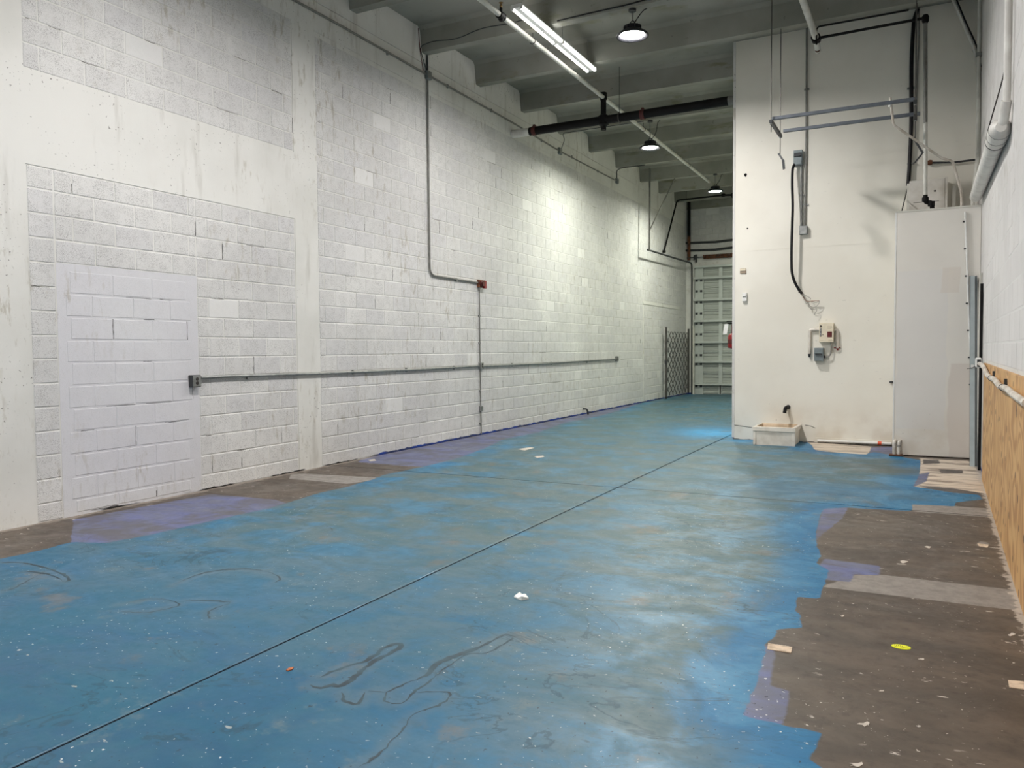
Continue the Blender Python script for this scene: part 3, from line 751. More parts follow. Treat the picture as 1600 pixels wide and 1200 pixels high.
def strip_light(y0, y1, x, z, label):
    t = thing('fluorescent_light', label, 'ceiling light', (x, (y0+y1)/2, z), 'fluorescent strip lights')
    bm = NB(); pr = [(-.075, -.015), (-.03, -.05), (.03, -.05), (.075, -.015), (.075, .0), (-.075, .0)]
    A = [bm.verts.new((x+p, y0, z+q+.03)) for p, q in pr]; B = [bm.verts.new((x+p, y1, z+q+.03)) for p, q in pr]
    for k in range(6): bm.faces.new((A[k], A[(k+1) % 6], B[(k+1) % 6], B[k]))
    bm.faces.new(A[::-1]); bm.faces.new(B); obj('housing', bm, M['reflector'], t)
    for s in (-1, 1):
        obj('tube', lt((x+s*.062, y0+.03, z-.012), [(.018, 0), (.018, y1-y0-.06)], 12, 'Y'), M['tube'], t, True)
        for yy in (y0+.012, y1-.012): obj('lamp_holder', bx(x+s*.062-.02, x+s*.062+.02, yy-.01, yy+.01, z-.035, z+.02), M['white_plastic'], t)
    for yy in (y0+.15, y1-.15):
        top = ZC if not any(b-.02 < yy < b+.16 for b in BY) else ZS
        obj('hanger', tb([(x, yy, z+.03), (x, yy, top)], .004, 5), M['galv'], t)
strip_light(8.93, 10.2, -4.535, 5.72, 'nearer lit twin tube strip light of the end to end pair')
strip_light(10.215, 11.47, -4.535, 5.72, 'farther lit twin tube strip light of the end to end pair')
strip_light(2.2, 4.6, -4.535, 5.72, 'twin tube strip light hung behind the upper left frame edge')

# ------------------------------------------------------------------ sprinkler pipes
mp = thing('sprinkler_main', 'thick black sprinkler pipe crossing under the ceiling beams', 'pipe', (-4.6, 12.7, 5.3))
obj('pipe', tb([(-6.2, 12.7, 5.302), (-2.72, 12.7, 5.315)], .072, 16), M['black'], mp, True)
tag(obj('painted_end', tb([(XL+.006, 12.7, 5.302), (-6.2, 12.7, 5.302)], .0715, 16), M['vent'], mp, True), 'white painted end of the pipe')
obj('painted_end', tb([(-2.72, 12.7, 5.315), (-2.6, 12.7, 5.315)], .0715, 16), M['painted_conduit'], mp, True)
for px in (835, 1004):
    p = on(px, 200 if px < 900 else 178, 1, 12.7)
    bm = NB(); lathe(bm, (p.x, 12.7, 5.305), [(.07, -.035), (.083, -.035), (.083, -.01), (.079, 0), (.083, .01), (.083, .035), (.07, .035)], 16, 'X')
    box(bm, p.x-.02, p.x+.02, 12.67, 12.73, 5.378, 5.41); tag(obj('coupling', bm, M['dull_red'], mp, True), 'dull red coupling')
bm = NB(); lathe(bm, (-4.806, 12.7, 5.2), [(.03, -.06), (.045, -.06), (.045, 0), (.085, .03), (.085, .18), (.046, .2), (.046, .44), (.06, .45), (.06, .56), (.045, .57)], 16)
obj('riser', bm, M['black'], mp, True)
p = on(968, 186, 1, 12.7); pts = [(p.x, 12.7+.08*math.cos(a), 5.312+.085*math.sin(a)) for a in [k*math.pi/8 for k in range(17)]]
bm = NB(); tube(bm, pts, .008, 6); tube(bm, [(p.x, 12.7, 5.395), (p.x, 12.7, ZC)], .006, 6); obj('ring_hanger', bm, M['rod'], mp, True)
a, b = Vector((-4.80, 2.0, 5.712)), Vector((-4.80, 20.2, 5.66))
bp_ = thing('sprinkler_branch', 'long white sprinkler pipe running the length of the ceiling', 'pipe', (-4.8, 11, 5.7))
obj('pipe', tb([a, b], .033, 12), M['white_pipe'], bp_, True)
for yy in (9.02,):
    p = a+(b-a)*((yy-a.y)/(b.y-a.y)); bm = NB(); lathe(bm, p, [(.03, -.06), (.052, -.06), (.052, .06), (.03, .06)], 12, 'Y'); lathe(bm, p-Vector((0, 0, .07)), [(.02, 0), (.035, .02), (.035, .05)], 10)
    tube(bm, [p, p+Vector((0, 0, .1))], .02, 8); obj('tee', bm, M['black'], bp_, True)
    obj('head', lt(p+Vector((0, 0, .1)), [(.012, 0), (.02, .02), (.008, .05), (.028, .06), (.028, .064)], 10), M['brass'], bp_, True)
for yy in (9.95, 14.85, 18.2):
    p = a+(b-a)*((yy-a.y)/(b.y-a.y)); pts = [p+Vector((.04*math.cos(k*math.pi/6), 0, .04*math.sin(k*math.pi/6))) for k in range(13)]
    bm = NB(); tube(bm, pts, .006, 5); tube(bm, [p+Vector((0, 0, .04)), (p.x, p.y, ZS if True else ZC)], .005, 5); obj('hanger', bm, M['rod'], bp_, True)

ya = 11.76
p0 = on(1248, 0, 2, 5.72); p1 = on(1275, 60, 1, ya); p2 = on(1285, 85, 1, 12.1); pe = on(1446, 28, 1, ya)
sb = thing('sprinkler_pipe', 'white sprinkler pipe ending in a nozzle over the corner enclosure', 'pipe', p1)
p2 = p1+(p1-Vector((p0.x, 8.5, 5.76))).normalized()*.22+Vector((0, 0, -.1))
obj('pipe', tb([(p1.x-.04, 3, 5.735), (p1.x-.01, 10.4, 5.715), p1, p2], .042, 12), M['white_pipe'], sb, True)
obj('tee', lt(p1, [(.04, -.06), (.062, -.06), (.062, .06), (.04, .06)], 12, 'Y'), M['black'], sb, True)
obj('nozzle', lt(p2, [(.026, .03), (.03, 0), (.014, -.02), (.014, -.05), (.034, -.055), (.034, -.062)], 10, 'Y'), M['rust'], sb, True)
ap = thing('drop_pipe', 'steel pipe crossing from the white sprinkler pipe then dropping behind the enclosure top', 'pipe', (pe.x, ya, 3.3))
obj('cross_pipe', tb([p1, (pe.x, ya, pe.z)], .019, 8), M['black'], ap, True)
obj('elbow', lt((pe.x, ya, pe.z-.05), [(.028, -.02), (.04, 0), (.045, .06), (.03, .09)], 12), M['black'], ap, True)
obj('upper_drop', tb([(pe.x, ya, pe.z-.03), (pe.x+.018, ya, 4.35)], .026, 10), M['painted_conduit'], ap, True)
obj('lower_drop', tb([(pe.x+.018, ya, 4.36), (pe.x+.03, ya, 3.38)], .026, 10), M['white_pipe'], ap, True)
bm = tb(rounded([(pe.x+.03, ya, 3.42), (pe.x+.03, ya, 3.32), (pe.x+.11, ya, 3.32), (pe.x+.11, ya, 3.19)], .05, 4), .028, 10)
lathe(bm, (pe.x+.03, ya, 3.36), [(.04, -.02), (.04, .03)], 10); lathe(bm, (pe.x+.1, ya, 3.30), [(.042, -.03), (.042, .03)], 10); obj('trap_elbow', bm, M['black'], ap, True)

# far branch pipe near the door
fp = thing('sprinkler_end_pipe', 'thin black sprinkler pipe with two elbows by the far corner', 'pipe', (-6.3, 22.6, 4.3))
q0, q1 = Vector((-6.38, 22.9, 5.79)), on(1130, 305, 1, 22.9)
obj('pipe', tb(rounded([Vector((-6.5, 22.0, 4.22)), q0, q1], .1, 4), .024, 8), M['black'], fp, True)
bm = NB(); lathe(bm, q1, [(.035, -.05), (.05, -.03), (.05, .03), (.035, .06)], 10, 'X'); tube(bm, [q1, q1+Vector((.25, 0, -.02))], .03, 8); lathe(bm, q1+Vector((.3, 0, -.03)), [(.05, -.07), (.07, -.05), (.07, .05), (.05, .07)], 12)
obj('end_tee', bm, M['black'], fp, True)
obj('hanger', tb([(-6.1, 22.9, 5.8), (-6.1, 22.9, ZC)], .008, 5), M['rod'], fp)
obj('floor_elbow', lt((-6.5, 22.0, 4.2), [(.045, -.03), (.05, 0), (.045, .04)], 10), M['black'], fp, True)

# ------------------------------------------------------------------ conduits on the left wall
XC = XL+.028
def conduit(name, label, pts, r, mat, clips=(), rad=.12, clipaxis='z', off=0):
    t = thing(name, label, 'conduit', pts[0])
    obj('run', tb(rounded(pts, rad, 6), r, 8), M[mat], t, True)
    for c in clips:
        obj('clip', bx(c[0]-.02, c[0]+.006, c[1]-.012, c[1]+.012, c[2]-r-.014, c[2]+r+.014, .002) if clipaxis == 'z' else
            bx(c[0]-.02, c[0]+.006, c[1]-r-.014, c[1]+r+.014, c[2]-.012, c[2]+.012, .002), M['galv'], t)
    return t
conduit('conduit', 'long grey conduit high along the left block wall under the beams', [(XC, 2.2, 5.50), (XC, 7.85, 5.525), (XC, 9.95, 5.512), (XC, 12.7, 5.50), (XC, 14.76, 5.45), (XC, 18.13, 5.48)], .015, 'painted_conduit',
        [(XC, y, 5.51) for y in (8.95, 10.5, 11.9)]+[(XC, y, 5.47) for y in (13.9, 15.4, 16.9)])
conduit('conduit', 'grey conduit dropping down the left wall to the fire alarm', [(XC, 9.93, 5.47), (XC, 9.93, 2.56), (XC, 11.36, 2.55)], .015, 'painted_conduit', [(XC, 10.7, 2.55)], .14)
conduit('conduit', 'short grey conduit stub rising from the wall junction to the beam', [(XC, 9.93, 5.54), (XC, 9.93, 5.83)], .014, 'dark_grey')
conduit('conduit', 'thin conduit from the fire alarm down to the floor', [(XC-.006, 11.43, 2.44), (XC-.006, 11.43, 1.2), (XC-.006, 11.45, .02)], .010, 'painted_conduit',
        [(XC-.006, 11.43, z) for z in (2.0, 1.55, .75, .2)], .1, 'y')
tag(obj('conduit_fitting', bx(XL+.004, XL+.05, 11.41, 11.48, .40, .49, .004), M['galv']), 'small galvanised fitting on the thin floor conduit', 'fitting')
conduit('conduit', 'waist-high conduit along the wall left of the thin floor conduit', [(XC, 5.66, 1.165), (XC, 5.9, 1.17), (XC, 7.5, 1.155), (XC, 9.5, 1.15), (XC, 11.39, 1.165)], .016, 'galv', [(XC, y, 1.155) for y in (6.3, 8.1, 9.3, 10.6)])
conduit('conduit', 'waist-high conduit along the wall right of the thin floor conduit', [(XC, 11.5, 1.16), (XC, 13.9, 1.155), (XC, 16, 1.175), (XC, 18.05, 1.19)], .016, 'galv', [(XC, y, 1.16) for y in (12.6, 14.3, 16.2)])
conduit('conduit', 'thin conduit bending from the far wall box up to a beam', [(XC, 18.13, 5.53), (XC, 18.13, 5.74), (-6.4, 18.16, 5.785), (-5.83, 18.16, 5.785)], .011, 'dark_grey', (), .1)
def wall_box(y, z, label, s=.05, d=.05, mat='grey_box', outlet=False):
    t = thing('electrical_box', label, 'electrical box', (XL+.005, y, z-s))
    obj('case', bx(XL+.004, XL+.004+d, y-s, y+s, z-s*1.1, z+s*1.1, .005), M[mat], t)
    obj('cover', bx(XL+.004+d, XL+.009+d, y-s*.9, y+s*.9, z-s, z+s, .002), M['galv'], t)
    if outlet:
        for dz in (-.02, .02): obj('socket', lt((XL+.009+d, y, z+dz), [(.017, 0), (.017, .004), (.012, .005)], 12, 'X'), M['ink'], t)
    return t
wall_box(9.94, 5.505, 'grey round junction box high where the long conduit meets the drop', .055, .06)
wall_box(14.76, 5.45, 'grey junction box high on the wall beyond the thick black pipe', .06, .05)
wall_box(18.14, 5.48, 'last junction box at the far end of the high conduit', .055, .05)
wall_box(5.58, 1.135, 'dark outlet box at the near end of the waist-high conduit', .055, .06, 'dark_grey', True)
wall_box(11.45, 1.17, 'outlet box where the waist-high conduits meet the floor conduit', .05, .05, 'galv', True)
wall_box(18.11, 1.2, 'outlet box at the far end of the waist-high conduit', .055, .05, 'galv', True)
fa = thing('fire_alarm', 'small red fire alarm on the left wall at the conduit end', 'alarm', (XL+.005, 11.44, 2.49))
obj('back_box', bx(XL+.004, XL+.06, 11.37, 11.50, 2.47, 2.60, .008), M['rust'], fa)
obj('horn', lt((XL+.06, 11.42, 2.535), [(.05, 0), (.05, .02), (.03, .03), (.045, .055)], 16, 'X'), M['dull_red'], fa, True)
obj('strobe', bx(XL+.06, XL+.10, 11.475, 11.545, 2.46, 2.59, .006), M['red'], fa)
tag(obj('pipe_stub', tb(rounded([(XL, 16.0, .125), (XL+.1, 16.0, .125), (XL+.1, 16.06, .0)], .05, 4), .02, 8), M['dark_grey'], None, True), 'short bent pipe stub at the foot of the left wall', 'pipe')
# cables by the beam
tag(obj('cable', tb(rounded([(XL+.02, 9.93, 5.56), (XL+.03, 9.8, 5.72), (XL+.03, 9.73, 5.86), (-6.3, 9.745, 5.9), (-5.9, 9.745, 5.85), (-5.5, 9.745, 5.93), (-5.0, 9.745, 5.9), (-4.7, 9.745, 5.93)], .15, 4), .007, 6), M['dark_grey'], None, True), 'thin dark cable sagging along the beam above the wall junction', 'cable')
tag(obj('cable', tb(rounded([(-4.35, 9.77, 5.81), (-3.9, 9.77, 5.82), (-3.4, 9.77, 5.82), (-3.05, 9.77, 5.84)], .1, 4), .009, 6), M['cable'], None, True), 'black cable along the beam edge to the nearest high bay light', 'cable')
tag(obj('cable', tb(rounded([(XL+.012, 9.84, 5.55), (XL+.016, 9.76, 5.8), (XL+.016, 9.72, 6.12)], .1, 4), .006, 6), M['dull_red'], None, True), 'thin reddish cable climbing the wall beside the beam end', 'cable')
c0 = Vector((XL+.05, 14.78, 5.5))
tag(obj('cable', tb(rounded([c0, (XL+.12, 14.8, 5.68), (XL+.1, 14.72, 5.79), (-5.6, 14.7, 5.785), (-4.75, 14.72, 5.79)], .1, 4), .007, 6), M['dark_grey'], None, True), 'thin cable from the wall junction box to the middle high bay light', 'cable')

# ------------------------------------------------------------------ trapeze frame of strut
tz = thing('strut_trapeze', 'blue grey strut frame hung on threaded rods before the partition', 'hanger', (-.9, 11.1, 4.35))
ZT = 4.38
for y, x0, x1 in ((10.74, -1.74, -.07), (11.42, -1.70, -.03)):
    bm = NB(); box(bm, x0, x1, y-.021, y+.021, ZT, ZT+.041, .003); box(bm, x0+.02, x1-.02, y-.01, y+.01, ZT-.002, ZT+.001); obj('rail', bm, M['strut'], tz)
for x in (-1.745, -.085):
    bm = NB(); box(bm, x-.02, x+.02, 10.68, 11.50, ZT-.045, ZT-.002, .003); obj('cross_bar', bm, M['dark_grey'], tz)
    for y, top in ((10.70, ZC), (11.45, ZS)):
        obj('rod', tb([(x, y, ZT-.16 if y < 11 else ZT-.29), (x, y, top)], .007, 6), M['rod'], tz)
        obj('nut', lt((x, y, ZT-.062), [(.016, 0), (.016, .015)], 6), M['galv'], tz)
for x, s in ((-1.745, 1), (-.085, 1)):
    bm = NB(); k = .8 if x < -1 else 1.6
    bar(bm, (x-.02, 11.45, ZT-.27), (x+.055*k, 11.43, ZT-.27-.13*k), (.010, 0, .006), (0, .02, 0))
    e2 = (x+.055*k+(.012 if x < -1 else -.09), 11.43, ZT-.27-.13*k-.12)
    bar(bm, (x+.055*k, 11.43, ZT-.27-.13*k), e2, (.014, 0, .006), (0, .02, 0)); obj('bracket', bm, M['dark_grey'], tz)

# ------------------------------------------------------------------ partition fittings
def pp(px, py, off=0): 
    p = on(px, py, 1, YP-off); return p
def pbox(px0, py0, px1, py1, d, off=0, bev=.004):
    a, b = on(px0, py0, 1, YP-d-off), on(px1, py1, 1, YP-d-off)
    x0, x1 = min(a.x, b.x), max(a.x, b.x); z0, z1 = min(a.z, b.z), max(a.z, b.z)
    return bx(x0, x1, YP-off-d, YP-off-.001, z0, z1, bev), (x0, x1, z0, z1)
bm, e = pbox(1156, 419.5, 1165.5, 427, .02)
t = thing('wall_plate', 'tan blank plate high on the partition near its left edge', 'plate', ((e[0]+e[1])/2, YP, e[2])); obj('plate', bm, M['tan_plate'], t)
obj('lip', bx(e[0]+.004, e[1]-.004, YP-.028, YP-.02, (e[2]+e[3])/2, e[3]-.005), M['beige'], t)
bm, e = pbox(1159.5, 457.5, 1166.5, 470.5, .045)
t = thing('light_switch', 'white surface light switch below the tan plate on the partition', 'switch', ((e[0]+e[1])/2, YP, e[2])); obj('case', bm, M['white_plastic'], t)
obj('rocker', bx(e[0]+.012, e[1]-.014, YP-.056, YP-.045, (e[2]+e[3])/2+.008, e[3]-.012, .002), M['white_plastic'], t)
obj('gap', bx(e[0]+.006, e[1]-.006, YP-.047, YP-.044, (e[2]+e[3])/2-.004, (e[2]+e[3])/2+.004), M['dark_grey'], t)
# beige control panel
bm, e = pbox(1280, 505, 1302, 534.5, .11)
t = thing('control_panel', 'beige control panel box with red window and dark arrow label', 'control panel', ((e[0]+e[1])/2, YP, e[2])); obj('case', bm, M['beige'], t)
X = lambda u: e[0]+(e[1]-e[0])*u
Z = lambda v: e[3]-(e[3]-e[2])*v
yf = YP-.11
obj('window', bx(X(.58), X(.9), yf-.006, yf, Z(.74), Z(.45), .001), M['maroon'], t)
bm = NB(); box(bm, X(.05), X(.17), yf-.003, yf, Z(.70), Z(.24))
v = [bm.verts.new((X(a_), yf-.003, Z(b_))) for a_, b_ in ((-.0+.01, .2), (.24, .2), (.12, .09))]; bm.faces.new(v)
tag(obj('arrow_label', bm, M['ink'], t), 'dark upward arrow label')
for k in range(5): obj('mark', bx(X(.08), X(.14), yf-.005, yf-.003, Z(.32+.08*k), Z(.285+.08*k)), M['white_plastic'], t)
bm = NB()
for v0, a_, b_ in ((.17, .58, .9), (.23, .58, .9), (.29, .6, .86), (.895, .08, .3), (.91, .64, .94), (.87, .66, .92)): box(bm, X(a_), X(b_), yf-.0015, yf, Z(v0+.012), Z(v0))
obj('lettering', bm, M['tan_plate'], t)
obj('button', lt((X(.27), yf, Z(.61)), [(.008, 0), (.008, -.004)], 8, 'Y'), M['ink'], t)
# grey breaker box
bm, g = pbox(1272, 543.5, 1286.5, 564, .10)
t = thing('breaker_box', 'small grey breaker box under the beige control panel', 'electrical box', ((g[0]+g[1])/2, YP, g[2])); obj('case', bm, M['grey_box'], t)
obj('lid', bx(g[0]+.006, g[1]-.006, YP-.112, YP-.10, (g[2]+g[3])/2+.01, g[3]-.006, .004), M['grey_box'], t)
obj('handle', bx(g[0]+.02, g[1]-.02, YP-.122, YP-.10, (g[2]+g[3])/2-.012, (g[2]+g[3])/2+.008), M['dark_grey'], t)
obj('cable_gland', bx(g[1], g[1]+.02, YP-.07, YP-.03, g[2]+.04, g[2]+.08), M['ink'], t)
tag(obj('cable', tb(rounded([(g[1]+.01, YP-.05, g[2]+.055), (g[1]+.09, YP-.05, g[2]+.075), (X(.85), YP-.05, g[3]-.02), (X(.82), YP-.05, e[2]+.01)], .06, 5), .012, 7), M['wire'], None, True), 'pale cable looping from the breaker box to the control panel', 'cable')
p0, p1, p2 = pp(1281, 515, .03), pp(1265, 515, .03), pp(1264.5, 553, .03)
t = thing('conduit', 'white angled conduit left of the beige control panel', 'conduit', p2)
obj('run', tb(rounded([p0, p1, p2], .04, 5), .022, 8), M['pvc'], t, True); obj('end', lt(p2-Vector((0, 0, .05)), [(.012, 0), (.02, .05)], 8), M['dark_grey'], t, True)
p0, p1, p2 = pp(1302, 515, .03), pp(1308, 515, .03), pp(1308.5, 544, .03)
t = thing('conduit', 'white conduit elbow right of the control panel with red tip', 'conduit', p2)
obj('run', tb(rounded([p0, p1, p2], .04, 5), .022, 8), M['pvc'], t, True)
bm = NB(); tube(bm, [p2+Vector((-.05, 0, .005)), p2+Vector((.04, 0, .005))], .007, 6); lathe(bm, p2-Vector((0, 0, .03)), [(.012, 0), (.018, .04)], 8); tag(obj('valve_handle', bm, M['red'], t, True), 'red lever handle')
# upper disconnect, cable, conduits, lower box
bm, e = pbox(1240, 235, 1253.5, 257, .09)
t = thing('disconnect_switch', 'grey disconnect switch box high on the partition', 'electrical box', ((e[0]+e[1])/2, YP, e[2])); obj('case', bm, M['grey_box'], t)
obj('hood', bx(e[0]+.008, e[1]-.012, YP-.11, YP-.09, e[3]-.10, e[3]-.045, .006), M['dark_grey'], t); obj('cover', bx(e[0]+.008, e[1]-.01, YP-.098, YP-.09, e[2]+.01, e[3]-.11, .002), M['grey_box'], t)
bm, e2 = pbox(1248.5, 353, 1261, 365.5, .07)
t = thing('electrical_box', 'small grey square box where the two partition conduits end', 'electrical box', ((e2[0]+e2[1])/2, YP, e2[2])); obj('case', bm, M['grey_box'], t); obj('cover', bx(e2[0]+.004, e2[1]-.004, YP-.075, YP-.07, e2[2]+.004, e2[3]-.004, .001), M['galv'], t)
xa = pp(1252, 300, .02).x
t = thing('conduit', 'short conduit between the disconnect switch and the lower box', 'conduit', (xa, YP-.02, e2[3])); obj('run', tb([(xa, YP-.025, e[2]), (xa+.006, YP-.025, e2[3])], .016, 8), M['galv'], t, True)
obj('clip', bx(xa-.035, xa+.035, YP-.02, YP-.002, 3.70, 3.725), M['galv'], t)
xb = pp(1260, 200, .02).x
t = thing('conduit', 'tall thin conduit up the partition from the lower box to the ceiling', 'conduit', (xb, YP-.02, e2[3])); obj('run', tb([(xb-.01, YP-.022, e2[3]), (xb, YP-.022, 4.3), (xb-.005, YP-.022, ZC)], .014, 8), M['painted_conduit'], t, True)
for z in (3.55, 5.25): obj('clip', bx(xb-.035, xb+.035, YP-.02, YP-.002, z, z+.025), M['galv'], t)
t = thing('power_cable', 'black cable hanging from the disconnect switch with bare wire ends', 'cable', pp(1250, 455, .1))
cp = [(1243, 254, .07), (1238.5, 262, .1), (1237.5, 285, .14), (1239, 320, .16), (1237.5, 360, .17), (1236.5, 400, .17), (1237, 425, .15), (1241, 440, .14), (1249, 454, .12), (1253, 459, .11)]
obj('cable', tb(rounded([pp(*c) for c in cp], .2, 4), .020, 8), M['cable'], t, True)
obj('tie', lt(pp(1250, 456, .12), [(.024, -.01), (.024, .01)], 8), M['ink'], t)
for pts, mt in (([(1252, 458), (1258, 468), (1265, 478), (1272, 481), (1279, 476), (1281, 469), (1276, 473), (1265, 470), (1262, 477), (1268, 484)], 'wire'),
                ([(1252, 458), (1260, 462), (1267, 466), (1266, 468)], 'wire'), ([(1252, 457), (1256, 466), (1261, 472), (1270, 470), (1280, 470)], 'copper'), ([(1262, 478), (1270, 484), (1277, 482), (1275, 488), (1272, 492)], 'wire')):
    obj('wire', tb(rounded([pp(a_, b_, .07) for a_, b_ in pts], .05, 4), .0042, 5), M[mt], t, True)
p = on(1395, 597, 1, YP-.03); tag(obj('wall_tab', bx(p.x-.045, p.x+.03, YP-.05, YP-.002, p.z-.012, p.z+.012, .004), M['dark_grey']), 'tiny dark tab on the partition beside the enclosure edge', 'bracket')
# faucet stub and mop sink
p = pp(1231.5, 636, 0)
t = thing('faucet', 'dark wall faucet spout above the mop sink', 'faucet', p)
obj('flange', lt((p.x, YP-.02, p.z), [(.035, .02), (.03, 0)], 14, 'Y'), M['dark_grey'], t, True)
obj('spout', tb(rounded([(p.x, YP-.01, p.z), (p.x-.02, YP-.14, p.z), (p.x-.03, YP-.16, p.z-.08)], .05, 5), .026, 10), M['black'], t, True)
sx0, sx1, sy0, sy1, sz = -2.175, -1.575, 11.89, 12.545, .27
t = thing('mop_sink', 'white stained floor mop sink against the partition foot', 'sink', ((sx0+sx1)/2, 12.2, 0))
bm = NB(); 
def ring(x0, x1, y0, y1, z): return [bm.verts.new(q) for q in ((x0, y0, z), (x1, y0, z), (x1, y1, z), (x0, y1, z))]
rs = [ring(sx0+.03, sx1-.03, sy0+.03, sy1, 0), ring(sx0+.02, sx1-.02, sy0+.02, sy1, sz-.07), ring(sx0, sx1, sy0, sy1, sz-.06), ring(sx0, sx1, sy0, sy1, sz-.005), ring(sx0+.008, sx1-.008, sy0+.008, sy1-.004, sz), ring(sx0+.04, sx1-.04, sy0+.04, sy1-.03, sz), ring(sx0+.05, sx1-.05, sy0+.05, sy1-.04, sz-.02), ring(sx0+.1, sx1-.1, sy0+.1, sy1-.1, .08)]
for a_, b_ in zip(rs, rs[1:]):
    for k in range(4): bm.faces.new((a_[k], a_[(k+1) % 4], b_[(k+1) % 4], b_[k]))
bm.faces.new(rs[0][::-1]); bm.faces.new(rs[-1])
for f in bm.faces:
    if all(v in rs[5]+rs[6]+rs[7] for v in f.verts): f.material_index = 1
o = obj('basin', bm, [M['sink'], M['sink_in']], t)
for x in (sx0+.005, sx1-.045): obj('corner_post', bx(x, x+.04, sy0+.012, sy0+.04, 0, sz-.062, .004), M['sink'], t)
obj('drain', lt(((sx0+sx1)/2, 12.25, .082), [(.04, 0), (.035, .004)], 16), M['dark_grey'], t)
# pvc along the foot of the partition
a, b = pp(1277, 692, .04), pp(1393, 698, .04)
t = thing('floor_pipe', 'white pipe along the partition foot right of the mop sink', 'pipe', ((a.x+b.x)/2, YP-.04, 0))
a.z, b.z = .035, .035
obj('pipe', tb([a, b], .02, 8), M['white_plastic'], t, True); m1 = a+(b-a)*.82; m2 = a+(b-a)*.87
obj('coupling', tb([m1, m2], .026, 10), M['orange'], t, True)
obj('skirting', bx(-1.37, -.30, YP-.018, YP, .0, .075), M['drywall'], t)
t = thing('stub_pipes', 'pair of short taped white pipe risers at the enclosure corner', 'pipe', (-.27, YB-.05, 0))
for x in (-.28, -.225): obj('riser', tb(rounded([(x, YB-.05, .0), (x, YB-.05, .19), (x+.02, YB-.005, .2)], .03, 4), .019, 8), M['pvc'], t, True)
obj('tape', lt((-.225, YB-.05, .12), [(.021, 0), (.021, .03)], 10), M['wire'], t); obj('base', bx(-.34, -.17, YB-.1, YB-.002, 0, .025, .008), M['rust'], t)
# black cable bundle and conduit above the enclosure
t = thing('cable_bundle', 'thick black cable dropping down the partition to the enclosure top', 'cable', pp(1424, 290, .04))
obj('cable', tb(rounded([pp(1434, 14, .06), pp(1428, 30, .05), pp(1424, 90, .05), pp(1424, 200, .05), pp(1421, 262, .04), pp(1419, 290, .05)], .3, 5), .026, 8), M['cable'], t, True)
obj('tail', tb(rounded([pp(1419, 290, .05), pp(1414, 310, .3), pp(1409, 330, 1.05)], .1, 4), .007, 6), M['cable'], t, True)
for py in (137, 255): 
    p = pp(1423, py, .05); obj('strap', bx(p.x-.045, p.x+.045, YP-.05, YP-.001, p.z-.01, p.z+.01), M['galv'], t)
t = thing('conduit', 'thin conduit beside the thick black cable down the partition', 'conduit', pp(1433, 180, .03)); obj('run', tb([pp(1436, 6, .03), pp(1436, 60, .03), pp(1431, 178, .03)], .011, 7), M['painted_conduit'], t, True)
a, b = on(1276, 37, 1, 11.58), on(1420, 12, 1, 11.58)
t = thing('conduit', 'thin black conduit running under the beam toward the black cable', 'conduit', a); obj('run', tb(rounded([a-Vector((0, 0, .28)), Vector((a.x, a.y, ZS-.015)), Vector((b.x, b.y, ZS-.015))], .05, 4), .012, 7), M['black'], t, True)
# capped pipe
a, b = pp(1453, 254, .05), pp(1528, 249, .05)
t = thing('capped_pipe', 'thin dark pipe with a rusty cap across the partition corner', 'pipe', a)
obj('pipe', tb([a, a+(b-a)*.5-Vector((0, 0, .02)), b], .014, 8), M['dark_grey'], t, True); obj('cap', lt(a, [(.03, -.03), (.038, 0), (.03, .03)], 10, 'X'), M['rust'], t, True)
# board box on the enclosure top
a, b = on(1421, 283, 1, 12.2), on(1480, 329, 1, 12.2)
t = thing('board_box', 'white painted board box standing on the corner enclosure', 'box', ((a.x+b.x)/2, 12.35, 3.186))
obj('front_board', bx(a.x, b.x-.03, 12.2, 12.24, 3.186, a.z, .004), M['board'], t); obj('side_board', bx(b.x-.028, b.x, 12.2, YP-.004, 3.186, a.z+.01), M['board'], t)
obj('edge_strip', bx(a.x-.03, a.x, 12.21, YP-.004, 3.186, a.z-.03), M['jamb'], t); obj('seam', bx(a.x+.05, b.x-.1, 12.197, 12.2, 3.40, 3.405), M['ink'], t)
obj('bolt', lt(((a.x+b.x)/2+.08, 12.2, 3.54), [(.014, 0), (.008, -.008)], 8, 'Y'), M['ink'], t); obj('side_bracket', bx(b.x+.06, b.x+.10, 12.3, 12.34, 3.186, 3.6), M['jamb'], t)
tag(obj('debris_board', bx(b.x+.03, b.x+.27, 12.32, 12.44, 3.186, 3.27, .01), M['rust']), 'rusty scrap lying on the enclosure top behind the bent pipe', 'scrap')
# bent white pvc from the enclosure
Q = [on(1503, 322, 1, 11.9), on(1502, 300, 1, 11.9), on(1489, 252, 1, 11.7), on(1471, 247, 1, 11.5), on(1396, 195, 1, 11.0), on(1391, 152, 1, 11.0)]
Q[0].z = 3.187
t = thing('bent_pipe', 'thin white bent pipe rising from the enclosure and pointing up', 'pipe', Q[0]); obj('run', tb(rounded(Q, .05, 4), .016, 8), M['pvc'], t, True)
p = on(1391, 165, 1, 11.0); obj('coupling', lt(p, [(.021, -.015), (.021, .02)], 8), M['white_plastic'], t); obj('sleeve', lt(Q[0]+Vector((0, 0, .0)), [(.022, 0), (.022, .12)], 8), M['pvc'], t)
